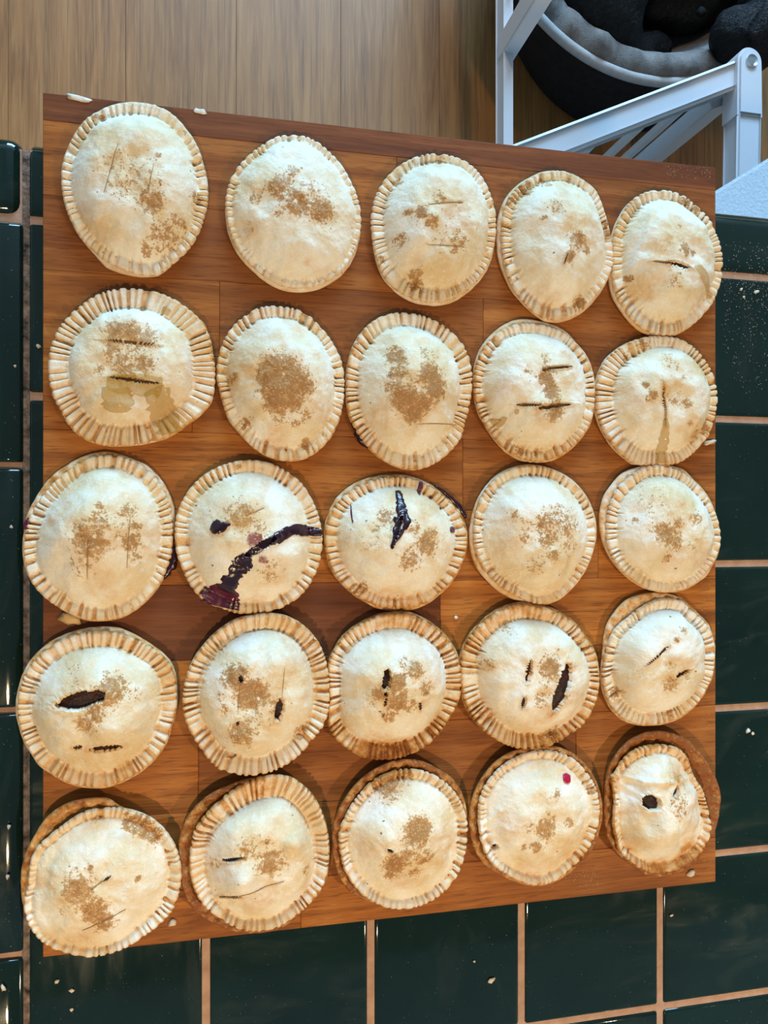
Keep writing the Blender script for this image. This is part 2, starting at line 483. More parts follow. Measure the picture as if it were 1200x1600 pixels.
# ------------------------------------------------------------------ cutting board
BX0, BX1, BY0, BY1 = -0.1024, 0.3592, -0.2625, 0.2625
board = empty('cutting_board', ((BX0 + BX1) / 2, 0, COUNTER), 'large oiled beech block cutting board carrying the hand pies', 'cutting board')
left_px = [145, 187, 304, 421, 545, 670, 795, 917, 1040, 1161, 1287, 1412, 1497]
rows_y = [on(67, p, BOARD).y for p in left_px]
rows_y[0], rows_y[-1] = BY1, BY0
joints = {0: [], 1: [620], 2: [510], 3: [343, 755], 4: [300, 905], 5: [723], 6: [420, 935], 7: [688], 8: [500], 9: [310, 900], 10: [784], 11: [470]}
tones = {0: [0.85], 1: [0.25, .55], 2: [0.6, 0.4], 3: [0.3, 0.55, 0.4], 4: [0.15, 0.45, 0.3], 5: [0.2, 0.4], 6: [0.25, 0.1, 0.0], 7: [0.95, 0.0],
         8: [0.05, 0.35], 9: [0.2, 0.5, 0.3], 10: [0.1, 0.3], 11: [0.05, 0.2]}
bl = board.location
for r in range(12):
    xs = [BX0] + [on(p, (left_px[r] + left_px[r + 1]) / 2, BOARD).x for p in joints[r]] + [BX1]
    for s in range(len(xs) - 1):
        x0, x1, y1, y0 = xs[s], xs[s + 1], rows_y[r], rows_y[r + 1]
        me = box_mesh('stave', -(x1 - x0) / 2 + 0.00004, (x1 - x0) / 2 - 0.00004, -(y1 - y0) / 2 + 0.00004, (y1 - y0) / 2 - 0.00004, -(BOARD - COUNTER - 0.0005), 0, 0.0004, 1)
        o = new_obj('stave', me, M_BOARD, board, Vector(((x0 + x1) / 2, (y0 + y1) / 2, BOARD)) - bl)
        o['tone'] = tones[r][s]

# ------------------------------------------------------------------ hand pies
NT = 600
RING = np.concatenate([np.linspace(0.035, 0.60, 26), np.linspace(0.615, 1.0, 30)])
def periodic(points, center):
    """radius as a function of angle for a star-shaped outline"""
    d = points - center
    th = np.arctan2(d[:, 1], d[:, 0]); r = np.hypot(d[:, 0], d[:, 1])
    o = np.argsort(th); th, r = th[o], r[o]
    T = np.concatenate([th - 2 * np.pi, th, th + 2 * np.pi]); R = np.concatenate([r, r, r])
    fine = np.linspace(-np.pi, np.pi, 721)[:-1]
    v = np.interp(fine, T, R)
    ker = np.exp(-np.linspace(-2, 2, 15) ** 2); ker /= ker.sum()
    v = np.convolve(np.concatenate([v[-7:], v, v[:7]]), ker, 'valid')
    FF = np.concatenate([fine, [np.pi]]); VV = np.concatenate([v, [v[0]]])
    return lambda a: np.interp((a + np.pi) % (2 * np.pi) - np.pi, FF, VV)

class Pie:
    def __init__(s, idx, label, crop, scale, outline, top=None, rim=0.17, rimv=(0, 0), dome=0.0180, lift=0.0, toast=0.3, btoast=0.4,
                 rimsugar=0.4, sugar=(), browned=(), slits=(), bumps=(), ncr=None, shift=(0, 0), grow=1.0, crimp=1.0, pw=(2.4, 0.8), stains=()):
        s.idx, s.label, s.crop, s.sc = idx, label, crop, scale
        s.rnd = random.Random(idx * 31 + 5)
        s.rim, s.rimv, s.dome, s.lift, s.toast, s.btoast = rim, rimv, dome, lift, toast, btoast
        s.rimsugar, s.crimp, s.pw = rimsugar, crimp, pw
        tz = BOARD + 0.0066 + lift
        bz = BOARD + 0.0036 + lift
        tp = top if top else outline
        P = lambda c, z: np.array([on(*s.px(*q), z)[:2] for q in c])
        tpts = P(tp, tz)
        bpts = P(outline, bz)
        s.c = tpts.mean(0)
        if top is None:
            bpts = tpts.copy()
        bpts = (bpts - s.c) * (grow if top is None else 1.0) + s.c + np.array(shift) * s.sc * 0.0004 * np.array([1, -1])
        s.R = periodic(tpts - s.c, np.zeros(2)); s.RB = periodic(bpts - s.c, np.zeros(2))
        s.N = ncr or int(round(2 * np.pi * s.R(np.linspace(-np.pi, np.pi, 90)).mean() / 0.0049))
        s.slits, s.bumps = [], []
        for b in bumps:
            q = on(*s.px(b[0], b[1]), BOARD + 0.018); s.bumps.append((q.x - s.c[0], q.y - s.c[1], b[2] * s.sc * 0.00041, b[3] * 1.5))
        for sl in slits:
            a, b = s.loc(sl[0], sl[1]), s.loc(sl[2], sl[3])
            s.slits.append((a, b, sl[4] * s.sc * 0.00041 * (1.3 if sl[5] == 'apple' else 1.0), sl[5]))
        s.sugar = [(*s.loc(g[0], g[1]), g[2] * s.sc * 0.00041, g[3]) for g in sugar]
        s.browned = [(*s.loc(g[0], g[1]), g[2] * s.sc * 0.00041, g[3]) for g in browned]
        s.stains = [(*s.loc(g[0], g[1]), g[2] * s.sc * 0.00041, g[3]) for g in stains]
    def px(s, cx, cy): return s.crop[0] + cx * s.sc, s.crop[1] + cy * s.sc
    def loc(s, cx, cy):
        z = 0.012
        for _ in range(5):
            q = on(*s.px(cx, cy), BOARD + z)
            x, y = q.x - s.c[0], q.y - s.c[1]
            z = float(s.height(np.array([x]), np.array([y]), False)[0])
        return np.array([x, y])
    def polar(s, x, y):
        th = np.arctan2(y, x); R = s.R(th)
        return th, np.hypot(x, y) / R
    def rho0(s, th):
        return 1 - (s.rim + s.rimv[0] * np.cos(th) + s.rimv[1] * np.sin(th)) + 0.03 * (vnoise(np.cos(th) * 1.7 + 9, np.sin(th) * 1.7 + s.idx, 3) - 0.5)
    def groove(s, th):
        ph = s.N * th / (2 * np.pi) + 0.42 * np.sin(3 * th + s.idx) + 0.3 * np.sin(7 * th + 2 * s.idx) + 0.22 * np.sin(17 * th + s.idx)
        ix = np.floor(ph); f = ph - ix
        k = (ix % s.N).astype(np.int64)
        h1, h2 = hash2(k, k * 0 + s.idx, 5), hash2(k, k * 0 + s.idx, 6)
        mid = 0.5 + 0.22 * (hash2(k, k * 0 + s.idx, 7) - 0.5)
        g = 1 - ss(0.05, 0.24 + 0.16 * h2, np.abs(f - mid))
        amp = (0.30 + 0.70 * ss(0.22, 0.5, vnoise(np.cos(th) * 2.6 + 5, np.sin(th) * 2.6 + s.idx, 5))) * (0.35 + 0.9 * h1)
        s._jit = 0.07 * (h2 - 0.5)
        return g, amp
    def height(s, x, y, detail=True):
        th, rho = s.polar(x, y)
        r0 = s.rho0(th)
        t = np.clip(rho / r0, 0, 1)
        dm = (1 - t ** s.pw[0]) ** s.pw[1]
        lum = 0.68 + 0.64 * fnoise(x * 34 + s.idx * 5, y * 34, 2 + s.idx, 3)
        z = 0.0066 + s.lift * ss(0.7, 1.0, rho) + s.dome * dm * lum + s.lift * 0.6 * dm
        for bx, by, br, ba in s.bumps:
            z = z + ba * np.exp(-((x - bx) ** 2 + (y - by) ** 2) / br ** 2)
        if not detail: return z
        g, amp = s.groove(th)
        m = ss(r0 - 0.03, r0 + 0.035, rho + s._jit)
        z = z - s.crimp * 0.0021 * g * amp * m * (1 - 0.25 * ss(0.9, 1, rho)) + s.crimp * 0.0006 * m * (1 - g)
        z = z - 0.0007 * s.crimp * np.exp(-((rho - r0 - 0.02) / 0.025) ** 2) * amp
        z = z + (0.0022 * (fnoise(x * 85, y * 85, 33 + s.idx, 2) - 0.5) * ss(0, 0.35, dm) + 0.0013 * (fnoise(x * 190, y * 190, 40 + s.idx, 2) - 0.5)) * (1 - 0.6 * m)
        z = z - 0.0018 * ss(0.965, 1.0, rho) ** 2
        for a, b, hw, kind in s.slits:
            d, u = s.segdist(x, y, a, b)
            if kind in ('berry', 'apple', 'hole', 'amber'):
                e = s.ellip(x, y, a, b, hw) * (0.86 + 0.28 * vnoise(x * 700, y * 700, 8))
                z = z + 0.0010 * np.exp(-((e - 1.15) / 0.25) ** 2) - 0.0062 * (1 - ss(0.88, 1.04, e))
            elif kind == 'cut':
                z = z - 0.0006 * np.exp(-(d / 0.0006) ** 2)
            elif kind == 'ridge':
                z = z + hw * 7 * np.exp(-(d / 0.0017) ** 2)
        return z
    @staticmethod
    def segdist(x, y, a, b):
        ab = b - a; l2 = max(float(ab @ ab), 1e-12)
        u = np.clip(((x - a[0]) * ab[0] + (y - a[1]) * ab[1]) / l2, 0, 1)
        return np.hypot(x - a[0] - u * ab[0], y - a[1] - u * ab[1]), u
    @staticmethod
    def ellip(x, y, a, b, hw):
        m = (a + b) / 2; d = b - a; Ln = max(float(np.hypot(*d)), 1e-6); d = d / Ln
        p_ = (x - m[0]) * d[0] + (y - m[1]) * d[1]; q_ = -(x - m[0]) * d[1] + (y - m[1]) * d[0]
        return np.sqrt((p_ / max(Ln / 2, hw)) ** 2 + (q_ / hw) ** 2)
    def fields(s, x, y):
        th, rho = s.polar(x, y); r0 = s.rho0(th)
        g, amp = s.groove(th)
        m = ss(r0 - 0.02, r0 + 0.04, rho + s._jit)
        nz = fnoise(x * 45 + 3 * s.idx, y * 45, 60 + s.idx, 3)
        toast = s.toast * m * (0.05 + 0.95 * nz) + 0.50 * s.toast ** 0.5 * m * g * amp + (0.04 + 0.6 * s.toast) * ss(0.93, 1.0, rho)
        toast = toast + 0.22 * ss(0.50, 0.72, nz) * (1 - m)
        for bx, by, br, ba in s.browned:
            toast = toast + ba * np.exp(-((x - bx) ** 2 + (y - by) ** 2) / br ** 2)
        sg = np.zeros_like(x)
        for bx, by, br, ba in s.sugar:
            d2 = ((x - bx) ** 2 + (y - by) ** 2) / (br * 1.05) ** 2
            sg = np.maximum(sg, ba * np.exp(-d2 ** 1.5 * 0.8)) + 0.12 * ba * np.exp(-d2 * 0.35)
        rs = ss(0.42, 0.68, fnoise(np.cos(th) * 2.2 + s.idx, np.sin(th) * 2.2 + 3, 70 + s.idx, 2) * 0.7 + 0.3 * vnoise(x * 220, y * 220, 12))
        sg = sg + s.rimsugar * m * rs * (0.35 + 0.75 * g)
        st = np.zeros_like(x)
        for bx, by, br, ba in s.stains:
            st = np.maximum(st, ba * np.exp(-(((x - bx) ** 2 + (y - by) ** 2) / br ** 2) ** 2))
        return np.clip(toast, 0, 1.3), np.clip(sg * 0.71, 0, 0.9), st
    def build(s):
        s.root = empty('hand_pie', (s.c[0], s.c[1], BOARD), s.label, 'hand pie', 'hand pies on the cutting board')
        th = np.linspace(0, 2 * np.pi, NT, endpoint=False)
        # --- top crust
        TH, RH = np.meshgrid(th, RING)
        g, amp = s.groove(TH)
        Rr = s.R(TH) * (1 - 0.018 * s.crimp * g * amp * ss(0.8, 1, RH))
        X, Y = RH * Rr * np.cos(TH), RH * Rr * np.sin(TH)
        X, Y = X.ravel(), Y.ravel()
        Z = s.height(X, Y)
        nr = len(RING)
        z_edge = 0.0036 + s.lift
        ex, ey = X[-NT:], Y[-NT:]
        ze = Z[-NT:]
        skirts = [(1.003, ze - 0.0009), (0.998, np.full(NT, z_edge + 0.0003)), (0.90, np.full(NT, 0.0036 + s.lift * ss(0.7, 1, 0.9)))]
        V = [np.stack([X, Y, Z], 1)]
        for k, zz in skirts: V.append(np.stack([ex * k, ey * k, zz], 1))
        nring = nr + len(skirts)
        cz = s.height(np.array([0.0]), np.array([0.0]))[0]
        V.append(np.array([[0, 0, cz], [0, 0, 0.0036]]))
        V = np.concatenate(V)
        i0 = np.arange(NT); i1 = (i0 + 1) % NT
        Q = np.concatenate([np.stack([r * NT + i0, (r + 1) * NT + i0, (r + 1) * NT + i1, r * NT + i1], 1) for r in range(nring - 1)])
        ce, cb = nring * NT, nring * NT + 1
        T = np.concatenate([np.stack([np.full(NT, ce), i0, i1], 1), np.stack([np.full(NT, cb), (nring - 1) * NT + i1, (nring - 1) * NT + i0], 1)])
        to, sg, st = s.fields(V[:, 0], V[:, 1])
        low = np.zeros(len(V)); low[nr * NT:] = 1
        sg = sg * (1 - low)
        # the fresh cut edges of slits are browner
        for a, b, hw, kind in s.slits:
            d, u = s.segdist(V[:, 0], V[:, 1], a, b)
            if kind in ('apple', 'hole', 'cut', 'amber'): to = to + (0.06 if kind == 'cut' else 0.22) * np.exp(-((d - hw * 0.5) / 0.0022) ** 2)
        me = np_mesh('top_crust', V, Q, T, True, {'toast': to, 'sugar': sg, 'stain': st})
        new_obj('top_crust', me, M_CRUST, s.root)
        # --- bottom crust
        rb = np.array([0.4, 0.7, 0.8, 0.88, 0.94, 0.975, 0.992, 1.0, 0.992, 0.94, 0.85, 0.7])
        zb = np.array([0.0035, 0.0035, 0.0037, 0.0039, 0.0040, 0.0037, 0.0030, 0.0020, 0.0010, 0.0002, 0.0, 0.0])
        lf = s.lift * ss(0.7, 1.0, rb)
        n2 = 216
        th2 = np.linspace(0, 2 * np.pi, n2, endpoint=False)
        rn = s.RB(th2) * (1 + 0.006 * (vnoise(np.cos(th2) * 14, np.sin(th2) * 14 + s.idx, 9) - 0.5))
        Vb = []
        wav = 0.0009 * np.cos(th2 * s.N * 0.5 + s.idx)
        for r, z, l in zip(rb, zb, lf):
            zz = z + l + (wav * ss(0.8, 0.9, r) if z > 0.003 else 0) * (1 if s.btoast > 0.3 else 0.4)
            zz = np.maximum(zz + 0.0012 * (vnoise(np.cos(th2) * 3 + s.idx, np.sin(th2) * 3, 77) - 0.5) * ss(0.8, 1, r), 0.0 if z <= 0.0002 else 0.0004)
            Vb.append(np.stack([r * rn * np.cos(th2), r * rn * np.sin(th2), zz * np.ones(n2)], 1))
        Vb = np.concatenate(Vb + [np.array([[0, 0, 0.0034], [0, 0, 0.0]])])
        j0 = np.arange(n2); j1 = (j0 + 1) % n2; m = len(rb)
        Qb = np.concatenate([np.stack([r * n2 + j0, (r + 1) * n2 + j0, (r + 1) * n2 + j1, r * n2 + j1], 1) for r in range(m - 1)])
        Tb = np.concatenate([np.stack([np.full(n2, m * n2), j0, j1], 1), np.stack([np.full(n2, m * n2 + 1), (m - 1) * n2 + j1, (m - 1) * n2 + j0], 1)])
        nz = fnoise(Vb[:, 0] * 60 + s.idx, Vb[:, 1] * 60, 90 + s.idx, 3)
        tb = s.btoast * (0.60 + 1.15 * nz)
        mb = np_mesh('bottom_crust', Vb, Qb, Tb, True, {'toast': tb, 'sugar': np.full(len(Vb), 0.12), 'stain': np.zeros(len(Vb))})
        new_obj('bottom_crust', mb, M_CRUST, s.root)
        # --- what shows in the slits
        for a, b, hw, kind in s.slits:
            if kind in ('berry', 'apple', 'hole', 'amber'):
                mt = {'berry': M_BERRY, 'apple': M_APPLE, 'hole': M_HOLE, 'amber': M_AMBERCUT}[kind]
                s.lens_mesh('filling', a, b, hw * 1.2 + 0.0004, -min(0.0036, hw * 1.5) if kind != 'berry' else -0.0015, mt)
            elif kind == 'cut':
                s.ribbon('scored_slit', [a, (a + b) / 2, b], [0.00006, 0.00022, 0.00006], 0.00008, M_DRYCUT, raw=True, eps=0.0006)
        s.grains(th)
        return s
    def lens_mesh(s, name, a, b, hw, dz, mt):
        d = b - a; Ln = float(np.hypot(*d)); d = d / max(Ln, 1e-9); nrm = np.array([-d[1], d[0]])
        m_ = (a + b) / 2; hl = max(Ln / 2, hw) * 1.08; a2, b2 = m_ - d * hl, m_ + d * hl
        nu, nv = 22, 7
        V = []
        for i in range(nu):
            u = i / (nu - 1); wd = hw * math.sqrt(max(0.0, 1 - (2 * u - 1) ** 2)) + 1e-5
            for j in range(nv):
                q = a2 + (b2 - a2) * u + nrm * wd * (2 * j / (nv - 1) - 1)
                V.append(q)
        V = np.array(V)
        base = s.height(V[:, 0], V[:, 1], False)
        z = base + dz + 0.0012 * (vnoise(V[:, 0] * 500, V[:, 1] * 500, 21) - 0.5)
        Q = [(i * nv + j, (i + 1) * nv + j, (i + 1) * nv + j + 1, i * nv + j + 1) for i in range(nu - 1) for j in range(nv - 1)]
        me = np_mesh(name, np.column_stack([V, z]), Q)
        return new_obj(name, me, mt, s.root)
    def ribbon(s, name, pts, wid, thick, mt, raw=False, eps=0.00045, board_level=None, wob=0.0):
        """a run of juice following the crust: widths are half widths"""
        if not raw:
            if board_level is None: pts = [s.loc(*p) for p in pts]
            else:
                pts = [np.array(on(*s.px(*p), BOARD + board_level)[:2]) - s.c for p in pts]
            wid = [q * s.sc * 0.00047 / 2 for q in wid]
        pts = np.array(pts, float); wid = np.array(wid, float)
        n = max(14, len(pts) * 14); tt = np.linspace(0, len(pts) - 1, n)
        ker = np.array([1, 2, 3, 2, 1.]) / 9
        def sm(v):
            w_ = np.interp(tt, np.arange(len(pts)), v)
            for _ in range(3):
                w_[2:-2] = np.convolve(w_, ker, 'valid')
            return w_
        cx, cy, wd = sm(pts[:, 0]), sm(pts[:, 1]), sm(wid)
        tx, ty = np.gradient(cx), np.gradient(cy); l = np.hypot(tx, ty) + 1e-9
        nx, ny = -ty / l, tx / l
        end = np.clip(np.minimum(np.arange(n), n - 1 - np.arange(n)) / 3.0, 0, 1)
        wd = wd * (0.25 + 0.75 * np.sqrt(end))
        nv = 15
        V = []
        for j in range(nv):
            u = 2 * j / (nv - 1) - 1
            ww = wd * (1 + wob * (vnoise(np.arange(n) * 0.22, np.full(n, j // 8 * 7.7), 3) - 0.5) * abs(u))
            x, y = cx + nx * ww * u, cy + ny * ww * u
            if board_level is None: h = s.height(x, y)
            else: h = np.full(n, board_level)
            z = h + eps + thick * np.sqrt(max(0, 1 - u * u)) * (0.35 + 0.65 * end) - (0.0005 if abs(u) == 1 else 0)
            V.append(np.stack([x, y, z], 1))
        V = np.stack(V, 1).reshape(-1, 3)
        Q = [(i * nv + j, (i + 1) * nv + j, (i + 1) * nv + j + 1, i * nv + j + 1) for i in range(n - 1) for j in range(nv - 1)]
        me = np_mesh(name, V, Q)
        return new_obj(name, me, mt, s.root)
    def drop(s, cx, cy, r, mt, name='juice_drop', thick=0.0006):
        return s.ribbon(name, [(cx - r * 0.8, cy), (cx, cy), (cx + r * 0.8, cy)], [r * 1.3, r * 2, r * 1.3], thick, mt)
    def grains(s, th):
        rg = np.random.RandomState(s.idx + 100)
        n = 9000
        R = s.R(np.linspace(-np.pi, np.pi, 60)).max()
        x, y = rg.uniform(-R, R, n), rg.uniform(-R, R, n)
        t, rho = s.polar(x, y)
        _, sg, _ = s.fields(x, y)
        keep = (rho < 0.97) & (rg.uniform(0, 1, n) < np.clip(sg - 0.12, 0, 1) * 0.42)
        for a, b, hw, kind in s.slits:
            if kind in ('berry', 'apple', 'hole', 'amber'):
                d, u = s.segdist(x, y, a, b); keep &= d > hw * 1.2
        x, y = x[keep][:520], y[keep][:520]
        if len(x) < 4: return
        z = s.height(x, y)
        base = np.array([[1, 0, 0], [0.3, 0.95, 0], [-0.8, 0.6, 0], [-0.8, -0.6, 0], [0.3, -0.95, 0], [0.1, 0.05, 0.7]])
        tri = np.array([[0, 1, 5], [1, 2, 5], [2, 3, 5], [3, 4, 5], [4, 0, 5]])
        m = len(x)
        ang = rg.uniform(0, 6.28, m); sz = rg.uniform(0.00028, 0.00072, m); asp = rg.uniform(0.7, 1.4, m)
        bx = base[None, :, 0] * sz[:, None] * asp[:, None]; by = base[None, :, 1] * sz[:, None]
        gx = x[:, None] + bx * np.cos(ang)[:, None] - by * np.sin(ang)[:, None]
        gy = y[:, None] + bx * np.sin(ang)[:, None] + by * np.cos(ang)[:, None]
        gz = z[:, None] + base[None, :, 2] * sz[:, None] * rg.uniform(0.6, 1.2, m)[:, None] - 0.00005
        V = np.stack([gx, gy, gz], 2).reshape(-1, 3)
        T = (tri[None] + 6 * np.arange(m)[:, None, None]).reshape(-1, 3)
        me = np_mesh('brown_sugar', V, np.zeros((0, 4), int), T, False)
        tag(new_obj('brown_sugar', me, M_SUGAR, s.root), kind='stuff')

A, B_, H_, C_, RG, AM = 'apple', 'berry', 'hole', 'cut', 'ridge', 'amber'
PIES = []
def pie(label, crop, outline, **kw):
    sc = (crop[2] - crop[0]) / 1200.0
    p = Pie(len(PIES) + 1, label, crop, sc, outline, **kw)
    p.build(); PIES.append(p)
    return p

# first row
p = pie('largest pale hand pie, oval, with two faint scored lines and freckles of sugar', (80, 140, 340, 450),
    [(610,85),(760,105),(880,170),(970,270),(1050,390),(1100,540),(1130,700),(1130,800),(1100,930),(1050,1060),(980,1160),(880,1250),(770,1340),(650,1348),(500,1320),(390,1275),(320,1195),(225,1085),(150,960),(100,840),(75,720),(68,600),(90,480),(130,380),(180,290),(250,200),(330,150),(450,100)],
    top=[(610,85),(760,105),(880,170),(970,270),(1050,390),(1100,540),(1130,700),(1130,800),(1100,930),(1050,1060),(980,1160),(880,1250),(770,1335),(650,1335),(500,1285),(390,1230),(310,1160),(220,1080),(150,960),(100,840),(75,720),(68,600),(90,480),(130,380),(180,290),(250,200),(330,150),(450,100)],
    rim=0.15, toast=0.14, btoast=0.3, rimsugar=0.5, dome=0.017,
    sugar=[(600,600,180,.40),(720,790,90,.78),(520,700,100,.55),(420,560,110,.4),(830,1060,110,.62),(900,980,90,.55),(1040,780,40,.8),(770,470,25,.8),(350,200,30,.8),(690,1150,40,.75)],
    slits=[(480,390,380,740,3,C_),(740,540,700,720,3,C_)])
p = pie('smooth pale hand pie with very narrow edge, no slits, sugar patch across its middle', (340, 190, 580, 460),
    [(560,95),(690,105),(800,160),(890,240),(970,330),(1040,450),(1090,560),(1120,680),(1125,800),(1105,930),(1060,1050),(1000,1140),(900,1220),(780,1280),(640,1295),(500,1275),(390,1220),(280,1130),(190,1040),(130,950),(90,850),(65,720),(60,620),(75,520),(110,420),(170,330),(260,240),(370,160),(470,105)],
    rim=0.10, toast=0.10, btoast=0.2, rimsugar=0.42, crimp=0.75, dome=0.014, shift=(0, 25),
    sugar=[(490,500,95,.85),(620,630,95,.88),(810,690,100,.98),(300,590,50,.75),(580,400,80,.55),(700,560,140,.5),(500,700,60,.6),(240,840,70,.4)], browned=[(260,840,90,.22),(600,1000,200,.1)])
p = pie('pale hand pie with two thin level scored lines and loose sugar freckles all over', (570, 220, 790, 480),
    [(640,100),(760,125),(870,170),(960,240),(1030,340),(1080,450),(1115,570),(1125,690),(1115,850),(1095,960),(1040,1090),(960,1190),(860,1280),(740,1350),(630,1375),(500,1365),(380,1330),(270,1260),(170,1160),(110,1040),(80,920),(65,800),(55,680),(65,570),(100,450),(160,340),(250,240),(370,160),(500,110)],
    rim=0.16, rimv=(-0.03, -0.02), toast=0.16, btoast=0.22, rimsugar=0.6, shift=(10, 20),
    sugar=[(490,610,60,.88),(570,690,65,.82),(640,480,70,.66),(380,610,40,.8),(800,830,90,.6),(760,920,45,.7),(420,1150,60,.85),(300,850,60,.75),(450,1230,50,.75),(700,700,300,.28),(280,360,40,.75),(140,1000,40,.9)],
    slits=[(540,540,840,525,3,C_),(530,885,850,905,3,C_)], browned=[(450,1030,90,.18)])
p = pie('hand pie with one tiny pinhole slit beside a tan sugar patch, sugary edge', (770, 250, 970, 510),
    [(560,90),(680,95),(790,135),(890,200),(970,270),(1020,370),(1055,480),(1090,600),(1115,740),(1138,880),(1138,980),(1100,1090),(1050,1190),(970,1300),(880,1400),(760,1480),(620,1522),(480,1508),(380,1440),(270,1330),(180,1220),(120,1100),(70,960),(45,820),(45,680),(50,550),(75,450),(130,340),(230,230),(360,150),(460,105)],
    top=[(560,92),(680,97),(790,137),(890,202),(970,272),(1020,372),(1055,482),(1090,602),(1115,740),(1138,880),(1135,980),(1095,1090),(1040,1190),(960,1290),(870,1390),(750,1465),(620,1500),(490,1485),(390,1420),(290,1320),(210,1220),(150,1100),(110,960),(92,820),(85,680),(90,550),(110,450),(160,340),(250,235),(370,155),(460,107)],
    rim=0.16, toast=0.2, btoast=0.3, rimsugar=0.75,
    sugar=[(790,740,95,.95),(730,900,60,.9),(880,840,45,.85),(600,440,80,.62),(480,540,40,.65),(800,1340,70,.9),(300,290,80,.8),(480,220,60,.7),(170,400,60,.8),(1070,700,60,.9),(1065,600,50,.9)],
    slits=[(695,885,672,965,11,H_)])
p = pie('hand pie with one gaping level slit leaking a little amber juice to its side', (945, 280, 1145, 530),
    [(520,95),(640,105),(740,140),(840,220),(930,300),(1000,380),(1035,470),(1080,570),(1110,700),(1115,830),(1100,950),(1060,1070),(1020,1160),(950,1250),(850,1350),(730,1430),(600,1462),(480,1450),(370,1400),(260,1310),(180,1200),(110,1080),(80,950),(75,800),(80,650),(95,510),(130,400),(180,300),(240,210),(330,140),(420,105)],
    rim=0.17, toast=0.2, btoast=0.28, rimsugar=0.5, shift=(-15, 15),
    sugar=[(750,660,65,.95),(830,690,45,.75),(660,930,90,.55),(560,620,100,.3),(760,210,50,.9),(850,290,50,.8),(220,930,40,.8),(720,430,30,.6)],
    slits=[(430,770,620,790,6,AM),(590,775,800,830,17,A),(420,250,250,840,2,RG)], browned=[(560,690,130,.2)])
p.ribbon('amber_juice', [(830,825),(900,850),(945,930),(970,1040),(990,1120)], [30,80,95,80,50], 0.0004, M_SYRUP, wob=.5)
# second row
p = pie('round hand pie with amber syrup pooled below its lower slit and a wide fluted edge', (60, 440, 350, 710),
    [(520,40),(640,42),(770,65),(880,110),(980,180),(1070,265),(1110,360),(1130,470),(1143,600),(1138,700),(1120,780),(1050,860),(960,920),(850,1000),(720,1040),(560,1060),(430,1060),(330,1035),(240,980),(180,910),(140,830),(90,740),(65,630),(60,520),(75,420),(110,330),(170,240),(260,160),(340,100),(420,62)],
    rim=0.265, toast=0.32, btoast=0.3, rimsugar=0.4, crimp=1.25, dome=0.013, pw=(4.0, 0.75),
    sugar=[(500,320,70,.85),(600,330,70,.85),(700,360,70,.75),(480,440,60,.65),(560,560,90,.75),(680,540,80,.7),(620,460,70,.65),(400,570,40,.6),(480,520,60,.6)],
    slits=[(430,375,760,408,3.5,AM),(470,618,770,652,10,AM)])
p.ribbon('amber_juice', [(440,660),(540,665),(640,668),(730,670),(800,690)], [70,110,110,110,90], 0.0005, M_SYRUP, wob=.4)
p.ribbon('amber_juice', [(500,680),(500,740),(515,800),(520,850)], [150,150,150,90], 0.0007, M_SYRUP, wob=.4)
p.ribbon('amber_juice', [(740,690),(775,760),(800,840),(835,920),(850,985)], [130,130,130,150,110], 0.0006, M_SYRUP, wob=.6)
p.ribbon('amber_juice', [(835,170),(815,215)], [50,40], 0.0008, M_SYRUP)
p = pie('egg shaped hand pie with one dense brown sugar patch and no slits', (330, 465, 550, 730),
    [(480,65),(620,72),(740,95),(830,140),(920,230),(1000,320),(1060,420),(1110,520),(1135,640),(1138,780),(1125,920),(1080,1080),(1010,1210),(910,1310),(800,1375),(680,1395),(560,1380),(450,1340),(340,1260),(240,1150),(150,1040),(100,900),(70,780),(45,680),(50,560),(80,430),(120,330),(200,220),(300,140),(390,85)],
    rim=0.17, toast=0.24, btoast=0.3, rimsugar=0.62,
    sugar=[(600,690,175,1.25),(780,740,100,1.05),(560,860,120,1.05),(700,880,90,1.0),(520,560,80,1.0),(620,520,50,.6),(800,990,60,.7),(720,1080,40,.6),(800,1250,50,.8),(290,1080,60,.75),(180,690,50,.85),(600,1030,80,.5)],
    browned=[(560,1180,110,.32)])
p = pie('hand pie with a broad horseshoe of brown sugar and dark juice seeping under its edge', (530, 475, 750, 740),
    [(480,70),(620,75),(740,100),(850,150),(960,230),(1050,320),(1110,440),(1138,560),(1138,700),(1120,850),(1080,1000),(1050,1130),(980,1230),(880,1320),(780,1380),(660,1415),(560,1405),(450,1370),(350,1310),(260,1230),(180,1130),(120,1030),(75,900),(65,780),(62,660),(75,520),(100,400),(150,290),(240,180),(350,105)],
    rim=0.20, toast=0.32, btoast=0.4, rimsugar=0.5, crimp=1.1,
    sugar=[(480,440,85,.95),(490,580,75,.85),(780,600,100,1.05),(830,720,100,1.05),(560,800,110,1.05),(640,910,105,1.0),(720,840,95,.95),(480,700,80,.8),(760,430,100,.5),(640,700,150,.5)],
    slits=[(640,1025,1000,1030,3,C_)], stains=[(150,340,24,.6)])
p.ribbon('dark_juice', [(85,930),(130,1050),(185,1150),(265,1235)], [30,40,60,30], 0.0022, M_BERRY, board_level=0.001, wob=.8)
